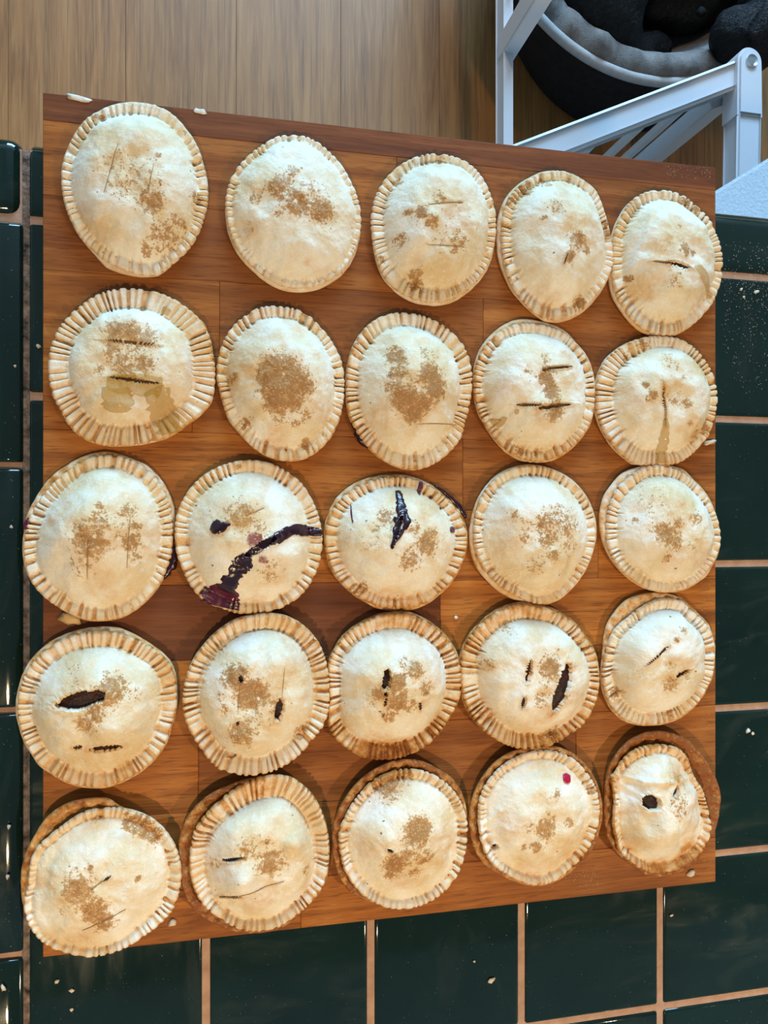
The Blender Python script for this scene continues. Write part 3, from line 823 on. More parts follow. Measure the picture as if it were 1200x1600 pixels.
p = pie('hand pie with two open slits joined by a block of brown sugar', (730, 485, 945, 735),
    [(520,70),(640,92),(760,122),(870,180),(960,280),(1040,370),(1090,470),(1120,600),(1125,740),(1115,880),(1080,1000),(1020,1100),(930,1200),(820,1280),(690,1325),(560,1330),(440,1300),(320,1220),(230,1120),(160,1010),(110,920),(75,810),(55,690),(55,560),(70,450),(110,340),(180,240),(280,150),(400,85)],
    top=[(520,108),(640,115),(760,145),(870,198),(955,285),(1035,375),(1090,475),(1118,600),(1122,740),(1110,880),(1075,1000),(1015,1100),(920,1195),(810,1270),(690,1310),(560,1310),(450,1280),(330,1205),(240,1110),(170,1010),(118,920),(82,810),(62,690),(65,560),(85,450),(130,345),(205,250),(300,170),(410,120)],
    rim=0.16, toast=0.36, btoast=0.3, rimsugar=0.5,
    sugar=[(690,600,75,1.1),(730,700,80,1.15),(700,540,60,.95),(760,880,90,1.0),(530,520,40,.7),(680,430,60,.7),(780,800,60,.8),(450,1220,50,.7),(620,1230,40,.7)],
    slits=[(700,508,900,490,14,AM),(640,522,730,508,6,AM),(430,820,640,826,14,AM),(610,852,915,815,18,AM)], browned=[(330,650,110,.3)])
p.drop(430, 885, 22, M_SYRUP)
p.ribbon('amber_juice', [(330,930),(290,985),(200,960)], [40,60,40], 0.0005, M_SYRUP)
p = pie('puffy hand pie with one upright slit dribbling clear amber juice to its edge', (925, 510, 1135, 735),
    [(520,85),(640,82),(760,95),(860,140),(950,210),(1020,300),(1080,400),(1115,500),(1130,620),(1120,750),(1090,870),(1050,980),(970,1070),(880,1160),(780,1220),(650,1240),(500,1240),(390,1230),(280,1150),(190,1060),(120,950),(70,840),(45,740),(45,610),(55,480),(80,390),(140,280),(230,200),(330,140),(430,105)],
    rim=0.21, rimv=(-0.06, 0), toast=0.28, btoast=0.3, rimsugar=0.5,
    sugar=[(540,620,60,.75),(480,520,35,.9),(720,650,100,.52),(850,690,70,.6),(1000,900,60,.85),(920,960,60,.75),(460,160,60,.8),(300,270,40,.8),(700,330,120,.4),(800,450,40,.65),(880,860,30,.8)],
    slits=[(640,510,652,870,9,AM)], browned=[(720,370,130,.25),(980,560,110,.2)])
p.ribbon('amber_juice', [(655,820),(650,930),(635,1040),(620,1140),(615,1225)], [40,70,90,95,90], 0.0006, M_SYRUP, wob=.5)
# third row
p = pie('broad hand pie with two upright scored lines, overhanging the left board edge', (25, 695, 285, 985),
    [(630,45),(740,60),(840,100),(950,150),(1040,240),(1100,340),(1140,450),(1143,560),(1135,700),(1125,800),(1085,900),(1060,980),(990,1080),(900,1170),(780,1245),(650,1275),(530,1275),(420,1240),(310,1180),(210,1110),(140,1040),(85,950),(50,840),(42,720),(55,620),(75,500),(130,400),(190,300),(260,220),(360,150),(460,90),(550,58)],
    top=[(620,75),(740,78),(840,110),(930,165),(1010,240),(1070,340),(1115,450),(1130,560),(1128,700),(1120,800),(1085,900),(1055,980),(985,1080),(895,1170),(780,1242),(650,1270),(530,1272),(420,1238),(310,1180),(210,1110),(140,1040),(85,950),(55,840),(48,720),(65,620),(100,510),(150,420),(215,330),(290,250),(380,180),(470,115),(550,85)],
    rim=0.17, toast=0.22, btoast=0.4, rimsugar=0.45,
    sugar=[(530,690,110,.88),(830,700,60,.95),(860,590,40,.75),(580,580,100,.65),(600,440,30,.8),(800,480,60,.65),(480,880,90,.45),(700,620,160,.35),(860,810,40,.7)],
    slits=[(520,690,515,970,3,C_),(825,520,800,890,3,C_)])
p.ribbon('dark_juice', [(92,540),(80,575),(72,612)], [30,40,25], 0.0015, M_BERRY_RED, board_level=0.0045)
p.ribbon('dark_juice', [(1140,740),(1135,800),(1110,880),(1060,970)], [35,55,60,30], 0.003, M_BERRY, board_level=0.0012, wob=.8)
p = pie('hand pie split by a dark purple berry juice streak running across it to the rim', (265, 710, 515, 970),
    [(560,42),(680,45),(790,75),(890,130),(980,200),(1050,300),(1100,400),(1138,530),(1150,640),(1140,760),(1110,870),(1060,970),(990,1060),(890,1130),(770,1180),(640,1200),(500,1195),(400,1160),(290,1120),(210,1060),(140,960),(90,850),(50,740),(38,620),(42,500),(70,400),(120,300),(190,210),(290,130),(420,70)],
    rim=0.17, toast=0.28, btoast=0.3, rimsugar=0.42, crimp=.9, lift=0.0016,
    sugar=[(540,450,110,.72),(680,560,80,.62),(440,480,50,.6),(760,880,100,.5),(520,90,25,1.0)],
    browned=[(560,440,120,.2),(800,900,120,.2),(560,500,90,.15)], stains=[(640,640,75,.85),(705,790,50,.8),(600,780,60,.5)],
    slits=[(570,460,710,400,4,C_),(800,620,570,760,30,B_)])
p.ribbon('berry_juice', [(1150,590),(1060,575),(1000,568),(940,562),(890,580),(850,605),(790,640)], [46,62,74,68,66,74,80], 0.0008, M_BERRY, wob=.25)
p.ribbon('berry_juice', [(800,630),(750,650),(700,675)], [70,50,25], 0.0007, M_BERRY, wob=.5)
p.ribbon('berry_juice', [(590,760),(545,815),(520,850),(490,900),(460,945),(435,990),(415,1030)], [80,125,100,90,95,110,140], 0.0010, M_BERRY, wob=.6)
p.ribbon('berry_juice', [(425,985),(405,1030),(385,1070),(370,1110),(362,1140)], [120,200,235,245,235], 0.0005, M_BERRY_RED, wob=.4)
p.ribbon('berry_juice', [(310,530),(345,545),(385,545),(430,530),(458,522)], [60,95,70,30,12], 0.0011, M_BERRY, wob=.4)
p = pie('hand pie with a black berry leak from an upright slit near its rim', (500, 730, 740, 965),
    [(560,58),(700,63),(820,108),(930,170),(1010,240),(1090,320),(1140,430),(1160,540),(1150,660),(1110,770),(1040,900),(950,990),(850,1070),(740,1115),(600,1130),(470,1115),(360,1060),(250,990),(150,900),(80,790),(45,680),(30,560),(37,450),(70,340),(120,250),(200,170),(300,110),(420,72)],
    top=[(560,75),(700,80),(810,120),(910,180),(1000,255),(1080,340),(1130,440),(1155,545),(1145,660),(1105,770),(1040,890),(950,980),(850,1055),(740,1095),(600,1110),(480,1095),(370,1050),(260,985),(160,900),(88,790),(50,680),(38,560),(48,450),(90,345),(150,260),(230,190),(330,130),(440,90)],
    rim=0.17, toast=0.36, btoast=0.45, rimsugar=0.5,
    sugar=[(520,400,80,.72),(840,600,90,.9),(740,480,60,.65),(700,720,90,.75),(430,470,45,.6),(420,600,90,.4),(880,520,50,.7),(330,950,60,.7)], browned=[(600,900,250,.12)],
    slits=[(640,380,585,560,22,B_)], stains=[(660,420,60,.6)])
p.ribbon('berry_juice', [(608,180),(618,230),(632,290),(640,340),(648,400),(628,460),(600,530),(575,590),(560,640)], [46,52,58,76,104,100,66,36,18], 0.0009, M_BERRY, wob=.5)
p.ribbon('berry_juice', [(790,112),(785,150),(775,215)], [34,40,22], 0.0008, M_BERRY_RED)
p.drop(865, 235, 14, M_BERRY_RED); p.drop(1035, 487, 24, M_BERRY_RED); p.drop(942, 320, 10, M_BERRY_RED)
p.ribbon('berry_juice', [(240,290),(244,360),(254,435)], [6,12,8], 0.0004, M_BERRY_RED)
p.ribbon('dark_juice', [(890,140),(1000,225),(1085,310),(1140,400)], [20,30,40,30], 0.002, M_BERRY, board_level=0.002, wob=.8)
p = pie('hand pie with scattered dark sugar freckles and its lower crust showing on one side', (725, 715, 945, 955),
    [(560,55),(690,72),(800,110),(920,180),(1010,270),(1080,380),(1120,490),(1135,620),(1120,760),(1080,890),(1010,1020),(920,1130),(830,1210),(720,1255),(600,1255),(490,1230),(380,1190),(270,1120),(180,1030),(100,920),(60,800),(50,680),(60,560),(85,440),(130,330),(200,230),(290,140),(420,80)],
    top=[(570,62),(690,75),(800,112),(915,185),(1005,275),(1075,382),(1115,490),(1132,620),(1118,760),(1078,890),(1008,1020),(920,1128),(830,1208),(720,1250),(610,1250),(520,1215),(430,1170),(340,1120),(240,1030),(150,920),(105,800),(85,680),(88,560),(110,440),(150,335),(215,235),(300,150),(430,85)],
    rim=0.15, toast=0.26, btoast=0.3, rimsugar=0.35, crimp=.8, lift=0.0016,
    sugar=[(700,560,110,.66),(860,560,150,.6),(710,710,70,.85),(770,830,60,.78),(900,740,120,.55),(520,690,60,.65),(600,930,90,.5),(430,490,45,.7),(560,570,120,.4),(780,470,90,.66),(650,880,60,.5)],
    slits=[(1030,440,1085,390,3,C_)], browned=[(920,500,110,.25)])
p = pie('hand pie whose lid sits askew on its lower crust, freckled wedge of sugar', (930, 715, 1140, 935),
    [(560,52),(680,70),(800,100),(880,190),(960,270),(1030,370),(1090,500),(1115,620),(1128,740),(1110,860),(1060,960),(1000,1060),(920,1120),(820,1180),(720,1205),(600,1205),(480,1180),(370,1130),(270,1060),(180,960),(110,840),(60,720),(42,600),(50,470),(80,350),(150,240),(240,140),(350,95),(460,65)],
    top=[(560,60),(690,85),(800,140),(900,220),(980,310),(1050,430),(1100,540),(1130,680),(1125,800),(1090,890),(1030,980),(950,1080),(830,1160),(700,1200),(560,1190),(430,1150),(330,1080),(220,990),(150,880),(115,780),(105,660),(115,530),(145,400),(200,270),(300,180),(420,95)],
    rim=0.16, rimv=(-0.03, 0), toast=0.2, btoast=0.3, rimsugar=0.4, lift=0.0016, dome=0.017,
    sugar=[(650,690,120,.85),(720,760,80,.85),(740,580,60,.8),(910,550,80,.62),(640,900,45,.95),(540,640,60,.65),(520,400,170,.36),(860,780,60,.5),(360,560,40,.6)])
# fourth row
p = pie('hand pie with a wide dark open slit above a smaller torn slit', (15, 970, 285, 1240),
    [(640,42),(760,50),(860,90),(960,150),(1050,210),(1120,280),(1155,380),(1165,500),(1163,620),(1130,730),(1090,860),(1020,960),(920,1050),(800,1120),(680,1165),(560,1170),(450,1150),(350,1110),(270,1060),(200,1010),(140,920),(90,840),(60,740),(40,640),(40,550),(65,430),(110,320),(180,230),(270,150),(380,95),(500,60)],
    top=[(640,75),(760,85),(860,120),(950,170),(1040,225),(1115,295),(1150,390),(1160,500),(1158,620),(1125,730),(1085,860),(1015,960),(915,1048),(800,1115),(680,1160),(560,1165),(450,1145),(350,1105),(270,1055),(200,1005),(142,920),(95,840),(65,740),(48,640),(50,550),(75,440),(120,340),(190,255),(280,180),(390,115),(510,85)],
    rim=0.20, toast=0.32, btoast=0.35, rimsugar=0.3, lift=0.0024,
    sugar=[(700,490,100,.8),(600,640,60,.85),(530,710,70,.75),(740,420,35,.75),(450,540,60,.4),(860,510,50,.5),(450,380,80,.3)],
    slits=[(330,585,665,515,40,A),(560,895,790,868,15,A),(440,885,500,880,10,H_)], bumps=[(520,330,230,.002),(720,720,110,.003)], browned=[(500,380,90,.2)])
p = pie('hand pie with an upright slit beside a winding tan sugar patch, notched fluted edge', (275, 950, 525, 1220),
    [(720,40),(830,60),(930,110),(1020,190),(1080,270),(1120,370),(1145,480),(1155,600),(1155,680),(1145,790),(1110,890),(1020,1000),(890,1140),(760,1220),(640,1255),(520,1265),(400,1240),(320,1215),(250,1150),(200,1080),(120,960),(70,850),(48,740),(55,620),(80,500),(120,400),(180,310),(260,220),(350,140),(450,85),(580,55)],
    rim=0.22, toast=0.34, btoast=0.4, rimsugar=0.3, crimp=1.2, lift=0.0048, pw=(3.4, .75),
    sugar=[(440,520,95,1.0),(560,640,110,1.05),(500,940,95,.92),(560,720,60,.8),(370,760,45,.6),(740,740,60,.72),(330,670,40,.5),(930,920,60,.75),(600,850,120,.4),(640,680,60,.8)],
    slits=[(815,460,795,670,3,C_),(787,685,758,845,22,A),(485,505,492,565,11,A),(480,580,465,800,4,C_),(455,860,470,875,12,H_),(385,1112,458,1098,15,A)])
p = pie('hand pie with caramelised lower rim and a short black slit left of a sugar patch', (500, 945, 730, 1195),
    [(620,68),(740,75),(850,120),(950,190),(1050,285),(1110,380),(1145,480),(1160,600),(1155,720),(1120,830),(1060,930),(980,1060),(880,1150),(780,1210),(660,1255),(530,1270),(400,1265),(300,1230),(200,1160),(120,1090),(70,1000),(65,880),(80,780),(70,640),(65,560),(70,470),(115,370),(180,270),(290,180),(400,120),(510,80)],
    rim=0.21, toast=0.5, btoast=0.6, rimsugar=0.4, crimp=1.15, lift=0.0032, pw=(3.4, .75), shift=(10, -5), grow=1.01,
    sugar=[(620,640,85,1.0),(640,780,95,1.0),(780,540,75,.85),(860,680,65,.75),(480,720,65,.85),(560,900,60,.85),(740,820,70,.75),(680,480,45,.72),(430,800,60,.5)],
    slits=[(557,530,528,695,26,A),(541,705,541,745,13,H_),(538,750,532,830,7,H_),(510,895,522,905,10,H_),(819,798,820,862,9,H_)],
    browned=[(450,1190,170,.55),(700,1200,150,.5),(130,1000,110,.3),(1000,1030,110,.35)])
p = pie('golden rimmed hand pie with one narrow slit and one long leaf shaped gash', (710, 935, 950, 1180),
    [(520,45),(660,60),(780,90),(880,150),(970,220),(1040,310),(1108,420),(1135,540),(1138,680),(1120,790),(1070,910),(1000,1010),(900,1070),(800,1140),(680,1180),(560,1190),(440,1160),(320,1100),(210,1020),(130,920),(85,830),(60,720),(52,600),(52,480),(80,380),(130,290),(210,200),(310,120),(420,65)],
    rim=0.21, rimv=(-0.05, 0), toast=0.48, btoast=0.6, rimsugar=0.55, crimp=1.1, lift=0.0032, pw=(3.2, .75), shift=(10, -5), grow=1.015,
    sugar=[(750,540,95,1.0),(580,570,40,.65),(690,790,75,.7),(730,660,60,.55),(800,400,25,.7),(750,1050,80,.9),(280,520,60,.6),(400,230,60,.6)],
    slits=[(602,490,568,655,13,A),(547,768,538,855,15,A),(898,505,772,890,42,A)], bumps=[(900,700,170,.003)], browned=[(180,900,90,.35),(280,520,70,.25),(700,1120,150,.3)])
p = pie('squarish hand pie with two slanting slits, lid slipped to bare its fluted lower crust', (930, 915, 1130, 1140),
    [(560,65),(700,75),(820,115),(900,190),(990,270),(1070,360),(1110,460),(1135,580),(1130,720),(1110,860),(1060,970),(990,1090),(890,1190),(780,1260),(640,1310),(500,1322),(380,1310),(260,1270),(170,1190),(110,1090),(70,980),(55,860),(62,720),(80,580),(90,450),(120,350),(190,240),(290,140),(420,85)],
    top=[(730,120),(840,150),(890,220),(980,290),(1065,380),(1105,470),(1130,590),(1125,720),(1105,860),(1050,970),(980,1090),(880,1180),(770,1250),(640,1300),(500,1310),(380,1300),(270,1250),(180,1170),(120,1070),(85,960),(70,850),(90,720),(110,600),(150,480),(210,390),(320,300),(430,210),(560,140),(640,120)],
    rim=0.19, toast=0.22, btoast=0.4, rimsugar=0.3, crimp=1.1, lift=0.0016, pw=(3.6, .7), dome=.017,
    sugar=[(700,930,85,.75),(830,430,40,.75),(770,510,40,.8),(720,750,60,.5),(180,1010,70,.88),(870,870,50,.55),(700,1200,60,.7)],
    slits=[(690,570,470,755,6,H_),(745,870,885,788,17,A)], bumps=[(760,600,150,.002),(420,620,130,.002)])
# fifth row
p = pie('hand pie with a lid slid down over a tan lower crust, two slanting scored cuts', (25, 1235, 295, 1505),
    [(520,60),(640,58),(710,105),(800,160),(900,215),(1000,300),(1080,420),(1110,560),(1100,700),(1040,840),(950,960),(820,1050),(650,1110),(450,1120),(280,1080),(140,980),(60,860),(35,760),(30,680),(35,540),(70,420),(130,310),(210,190),(300,120),(400,75)],
    top=[(600,130),(740,130),(860,160),(960,210),(1050,300),(1110,400),(1140,500),(1148,620),(1130,730),(1090,840),(1000,940),(920,1000),(820,1070),(700,1130),(590,1160),(480,1170),(350,1140),(230,1100),(140,1030),(80,940),(50,840),(52,750),(78,680),(85,580),(100,480),(140,400),(220,330),(320,250),(420,180),(510,140)],
    rim=0.13, rimv=(0.03, 0), toast=0.2, btoast=0.62, rimsugar=0.3, crimp=.75, lift=0.0064, dome=.013,
    sugar=[(430,690,95,.95),(400,620,70,.65),(540,830,85,.95),(600,910,80,.9),(520,540,22,1.0),(850,610,20,1.1),(800,210,60,.8),(880,240,70,.95),(960,300,60,.9),(570,190,25,.9),(330,830,50,.4)],
    slits=[(520,690,620,618,4,C_),(610,628,655,600,9,H_),(460,975,760,830,4,C_)], browned=[(450,1030,90,.3),(230,640,90,.2)])
p = pie('lumpy hand pie with two torn slits and a dark glazed lower crust edge', (270, 1200, 530, 1470),
    [(430,120),(560,78),(720,48),(860,70),(950,130),(1030,220),(1090,340),(1120,450),(1135,580),(1130,700),(1110,820),(1060,920),(980,1010),(880,1100),(740,1180),(560,1200),(420,1180),(300,1130),(180,1060),(110,980),(75,900),(50,780),(42,640),(45,500),(90,380),(170,270),(290,180)],
    top=[(740,52),(860,72),(945,132),(1025,222),(1085,340),(1115,450),(1130,580),(1125,700),(1105,820),(1055,915),(975,1005),(875,1085),(760,1160),(620,1188),(500,1180),(400,1135),(310,1075),(220,1005),(160,900),(125,780),(120,650),(140,520),(150,460),(225,350),(335,240),(445,155),(580,88)],
    rim=0.22, rimv=(0.0, 0.08), toast=0.34, btoast=0.9, rimsugar=0.25, lift=0.0064, pw=(3.0, .75), dome=.014,
    sugar=[(710,680,95,.95),(540,590,75,.7),(690,515,30,.8),(620,560,70,.45),(300,690,40,.6),(960,740,40,.7)],
    slits=[(350,665,520,640,12,B_),(330,925,490,930,14,H_),(490,920,800,815,3,C_)], bumps=[(500,760,110,.006),(430,420,160,.004),(700,330,160,.002),(880,520,80,.004)],
    browned=[(620,130,140,.3),(200,300,110,.2),(980,880,110,.25)])
p = pie('hand pie with a glossy caramel lower crust ring and one small black nick', (510, 1175, 745, 1430),
    [(640,60),(770,75),(880,130),(980,190),(1070,290),(1115,420),(1130,560),(1120,720),(1085,850),(1010,990),(900,1100),(760,1190),(600,1235),(400,1225),(280,1170),(180,1120),(110,1010),(60,880),(48,750),(50,620),(80,500),(130,400),(200,300),(300,200),(420,120),(530,75)],
    top=[(650,140),(760,150),(870,190),(970,260),(1050,350),(1100,450),(1130,560),(1130,690),(1110,830),(1080,930),(1030,1030),(960,1110),(860,1190),(740,1240),(610,1265),(480,1250),(380,1210),(290,1150),(210,1060),(150,960),(120,850),(100,720),(105,620),(150,530),(200,430),(270,340),(350,250),(450,190),(550,150)],
    rim=0.14, toast=0.3, btoast=0.85, rimsugar=0.45, crimp=1.2, lift=0.0064, dome=.014,
    sugar=[(740,640,110,1.1),(680,610,75,.9),(540,900,90,1.05),(520,980,60,.9),(640,820,65,.8),(780,850,85,.8),(700,950,65,.7),(620,700,60,.5),(480,250,110,.9),(640,190,60,.8)],
    slits=[(488,772,535,802,12,H_)], browned=[(500,230,140,.4)])
p = pie('hand pie marked by a bright red berry drop, with a small hole near its edge', (725, 1155, 950, 1395),
    [(760,60),(880,100),(990,180),(1080,290),(1135,420),(1160,560),(1150,720),(1100,880),(1020,1000),(920,1090),(800,1180),(690,1230),(560,1230),(420,1190),(280,1120),(170,1050),(100,940),(60,820),(48,680),(58,540),(100,420),(170,300),(270,190),(390,110),(520,80),(640,70)],
    top=[(620,100),(740,100),(850,130),(950,190),(1030,280),(1100,390),(1130,500),(1140,620),(1120,750),(1070,880),(990,1000),(890,1090),(800,1170),(690,1220),(570,1230),(460,1190),(350,1130),(260,1070),(190,980),(150,880),(130,770),(125,640),(130,520),(170,410),(240,310),(330,220),(430,160),(520,120)],
    rim=0.14, toast=0.26, btoast=0.72, rimsugar=0.25, crimp=.9, lift=0.0064, dome=.013,
    sugar=[(680,740,95,.95),(600,900,55,.75),(880,690,45,.75),(770,460,50,.75),(700,620,30,.75),(650,850,110,.42),(500,900,30,.7),(540,740,60,.5),(1060,420,40,.8)],
    slits=[(245,892,268,898,22,A),(300,600,130,765,2,RG)], browned=[(560,1150,160,.3),(1000,1000,90,.4)])
p.drop(855, 325, 36, M_RASP, 'berry_drop', 0.0012)
p = pie('dark baked hand pie with a folded wrinkled lid inside a wide brown crust ring', (930, 1125, 1140, 1380),
    [(580,100),(700,120),(820,170),(920,260),(1000,370),(1070,490),(1110,590),(1132,690),(1110,850),(1085,980),(1020,1080),(970,1190),(880,1290),(760,1370),(620,1402),(500,1402),(390,1350),(290,1270),(190,1180),(130,1080),(95,960),(85,820),(88,680),(100,540),(130,410),(200,300),(300,190),(430,120)],
    top=[(500,225),(640,225),(760,260),(830,330),(865,450),(890,530),(960,620),(1000,740),(1030,860),(1050,960),(1030,1060),(980,1150),(900,1250),(780,1330),(640,1370),(510,1380),(400,1330),(310,1270),(220,1180),(190,1060),(165,950),(170,870),(180,740),(170,620),(140,510),(190,470),(220,400),(300,310),(400,250)],
    rim=0.15, toast=0.42, btoast=1.05, rimsugar=0.15, crimp=.9, lift=0.0064, dome=.016,
    sugar=[(760,770,120,.52),(800,820,60,.6),(680,550,50,.6)],
    slits=[(470,740,540,738,56,A),(740,598,690,695,19,A),(130,505,400,535,3,RG),(400,535,640,552,3,RG),(640,552,870,515,3,RG)],
    bumps=[(560,400,170,.003),(880,640,110,.004),(560,1000,160,.003),(440,900,90,-.002),(780,1080,90,-.0025),(330,620,110,-.003)],
    browned=[(740,540,90,.35),(850,1220,170,.5),(840,380,60,.35),(260,330,60,.2),(560,1330,140,.35)], stains=[(420,690,70,.22)])

# ------------------------------------------------------------------ crumbs, scraps, flour
def crumb_mesh(name, r, seed, flat=0.6, stretch=1.0):
    bm = bmesh.new(); bmesh.ops.create_icosphere(bm, subdivisions=2, radius=r)
    rg = random.Random(seed)
    ph = [rg.uniform(0, 6.28) for _ in range(6)]
    for v in bm.verts:
        n = v.co.normalized()
        k = 1 + 0.28 * math.sin(3 * n.x + ph[0]) * math.sin(4 * n.y + ph[1]) + 0.2 * math.sin(5 * n.z + 4 * n.x + ph[2])
        v.co = Vector((n.x * r * k * stretch, n.y * r * k, max(n.z * r * k * flat, -r * 0.3)))
    zmin = min(v.co.z for v in bm.verts)
    for v in bm.verts: v.co.z -= zmin
    return bm_mesh(name, bm, True)
def crumb(name, px, py, z, r_px, seed, label, group=None, stretch=1.0, rot=0.0, flat=.6):
    q = on(px, py, z)
    o = new_obj(name, crumb_mesh(name, r_px * 0.0004, seed, flat, stretch), M_DOUGH, None, q)
    o.rotation_euler = (0, 0, rot)
    if name == 'pastry_flake': o.data.materials[0] = M_FLAKE
    return tag(o, label, 'crumb', group)
crumb('pastry_crumb', 269, 1441, BOARD, 5, 1, 'pale pastry crumb on the board below the pie with two slanting cuts', None, 1.2, .6)
crumb('pastry_crumb', 1079, 1364, BOARD, 6, 2, 'white dough crumb at the board corner beside the dark baked pie', None, 1.5, .2)
crumb('pastry_crumb', 712, 965, BOARD, 3.2, 3, 'tiny pale crumb on the board above the golden rimmed pie', None, 1.0)
crumb('pastry_flake', 110, 966, BOARD, 9, 4, 'tan pastry flake on the board under the broad overhanging pie', None, 1.9, -.3, .25)
crumb('dough_strand', 1109, 691, BOARD + .001, 4, 5, 'thin pale dough strand beside the puffy dribbling pie', None, 3.2, .25, .5)
crumb('dough_scrap', 122, 154, BOARD, 5, 6, 'long white dough smear stuck along the board edge', None, 4.0, -.12, .12)
crumb('dough_scrap', 312, 174, BOARD, 4.5, 7, 'short white dough smear stuck near the board edge', None, 2.2, -.1, .12)
GC = 'pastry crumbs on the dark tiles'
rg = random.Random(8)
for i, (a, b, r, st_) in enumerate([(1168, 1142, 4.0, 1.3), (1176, 1146, 3, 1), (768, 1531, 4, 1.9), (741, 1502, 2.2, 1), (1049, 1430, 2.6, 1.7), (89, 1533, 3, 1.2),
        (112, 1547, 3, 1.4), (112, 1577, 3, 1), (5, 1543, 3.2, 1.8), (12, 1370, 2.5, 1.5), (14, 1292, 2.5, 1.5), (18, 823, 2.5, 1), (24, 572, 2.2, 1), (60, 541, 3, 1.2), (1182, 456, 3, 2), (1158, 452, 2.4, 1.3), (1162, 464, 2.2, 1.2)]):
    crumb('tile_crumb', a, b, COUNTER + (0.0035 if a < 42 else 0.0003), r, 20 + i, 'tiny pale pastry crumb lying on the dark green tiles', GC, st_, rg.uniform(0, 3))
def specks(name, n, fn, size, label, seed):
    rg = np.random.RandomState(seed)
    V, T = [], []
    base = np.array([[1, 0, 0], [-.5, .87, 0], [-.5, -.87, 0], [0, 0, .8]]); tri = np.array([[0, 1, 3], [1, 2, 3], [2, 0, 3]])
    for i in range(n):
        q = fn(rg); s_ = rg.uniform(*size); a = rg.uniform(0, 6.28)
        bx = base.copy() * s_
        V.append(np.column_stack([q.x + bx[:, 0] * math.cos(a) - bx[:, 1] * math.sin(a), q.y + bx[:, 0] * math.sin(a) + bx[:, 1] * math.cos(a), q.z + bx[:, 2]]))
        T.append(tri + 4 * i)
    me = np_mesh(name, np.concatenate(V), np.zeros((0, 4), int), np.concatenate(T), False)
    return tag(new_obj(name, me, M_DOUGH), label, 'flour', None, 'stuff')
specks('flour_dust', 420, lambda g: on(1128 + 72 * g.beta(1.3, 1), 375 + 270 * g.beta(1.5, 2.4), COUNTER + 0.0003), (0.00012, 0.00042), 'fine white flour specks dusting the dark tiles beside the board', 3)
def board_flour(g):
    k = g.rand()
    if k < 0.45: return on(g.uniform(1096, 1114), g.uniform(880, 1350), BOARD + 0.0002)
    if k < 0.75: return on(g.uniform(1040, 1112), 258 + g.uniform(0, 22), BOARD + 0.0002)
    return on(g.uniform(860, 940), 1372 + g.normal() * 7, BOARD + 0.0002)
specks('flour_dust', 320, board_flour, (0.0001, 0.00032), 'faint flour specks along the wooden board edges', 4)

# ------------------------------------------------------------------ white slatted chair, frame and table beyond the worktop
RZ = 0.55
def rp(px, py, z=RZ): return on(px, py, z)
ra, rb_ = rp(1158, 116), rp(856, 232)
rdir = (rb_ - ra).normalized()
chair = empty('slatted_chair', (ra.x, ra.y, 0), 'white slatted folding chair with a steel bolt at its rail corner', 'chair')
cl = chair.location.copy()
def part(name, me, m=M_WHITE, parent=chair, base=None):
    o = new_obj(name, me, m, parent)
    o.location = -(base if base is not None else cl)
    return o
part('top_rail', bar_mesh('top_rail', ra, ra + rdir * 0.40, 0.026, 0.014, bevel=0.004))
for t_, wd in ((0.062, 0.014), (0.125, 0.010), (0.205, 0.010), (0.285, 0.010), (0.365, 0.010)):
    q = ra + rdir * t_
    part('slat', bar_mesh('slat', q + Vector((0, 0, -0.004)), Vector((q.x, q.y, 0.10)), 0.008, wd, up=rdir, bevel=0.002))
part('bottom_rail', bar_mesh('bottom_rail', Vector((ra.x, ra.y, .10)), Vector((ra.x, ra.y, .10)) + rdir * 0.40, 0.020, 0.024))
pa, pb = rp(1161, 96), rp(1158, 300)
pm = rp(1160, 190)
part('arm', bar_mesh('arm', pm + Vector((0, .01, 0)), pb, 0.030, 0.026, bevel=0.003))
def knuckle():
    bm = bmesh.new()
    n = 14
    prof = [(0.0185, -(pa - pm).length)] + [(0.0175, 0.0)]
    pts = [(-0.0185, 0.0), (0.0185, 0.0)]
    L_ = (pa - pm).length
    out = [(0.0185, 0)] + [(0.0175 * math.cos(math.pi * k_ / n), L_ - 0.008 + 0.0175 * math.sin(math.pi * k_ / n)) for k_ in range(n + 1)] + [(-0.0185, 0)]
    topv = [bm.verts.new((x_, y_, 0.017)) for x_, y_ in out]
    botv = [bm.verts.new((x_, y_, -0.016)) for x_, y_ in out]
    bm.faces.new(topv); bm.faces.new(list(reversed(botv)))
    m_ = len(out)
    for i in range(m_): bm.faces.new((topv[i], botv[i], botv[(i + 1) % m_], topv[(i + 1) % m_]))
    bmesh.ops.recalc_face_normals(bm, faces=bm.faces)
    bmesh.ops.bevel(bm, geom=[e for e in bm.edges if abs(e.verts[0].co.z - e.verts[1].co.z) < 1e-6 and e.verts[0].co.z > 0], offset=0.003, segments=2, affect='EDGES')
    return bm_mesh('hinge_knuckle', bm)
kn = new_obj('hinge_knuckle', knuckle(), M_WHITE, chair, pm - cl)
bolt_p = pa + Vector((0, -0.010, 0.0))
def bolt():
    bm = bmesh.new()
    bmesh.ops.create_cone(bm, cap_ends=True, segments=24, radius1=0.0085, radius2=0.0078, depth=0.003)
    for v in bm.verts: v.co.z += 0.0015
    r = bmesh.ops.inset_region(bm, faces=[f for f in bm.faces if f.normal.z > .9], thickness=0.003, depth=-0.001)
    return bm_mesh('bolt', bm)
bo = new_obj('bolt', bolt(), M_STEEL, kn, Vector((0, (pa - pm).length - 0.010, 0.0168)))
bo['label'] = 'round steel bolt head'
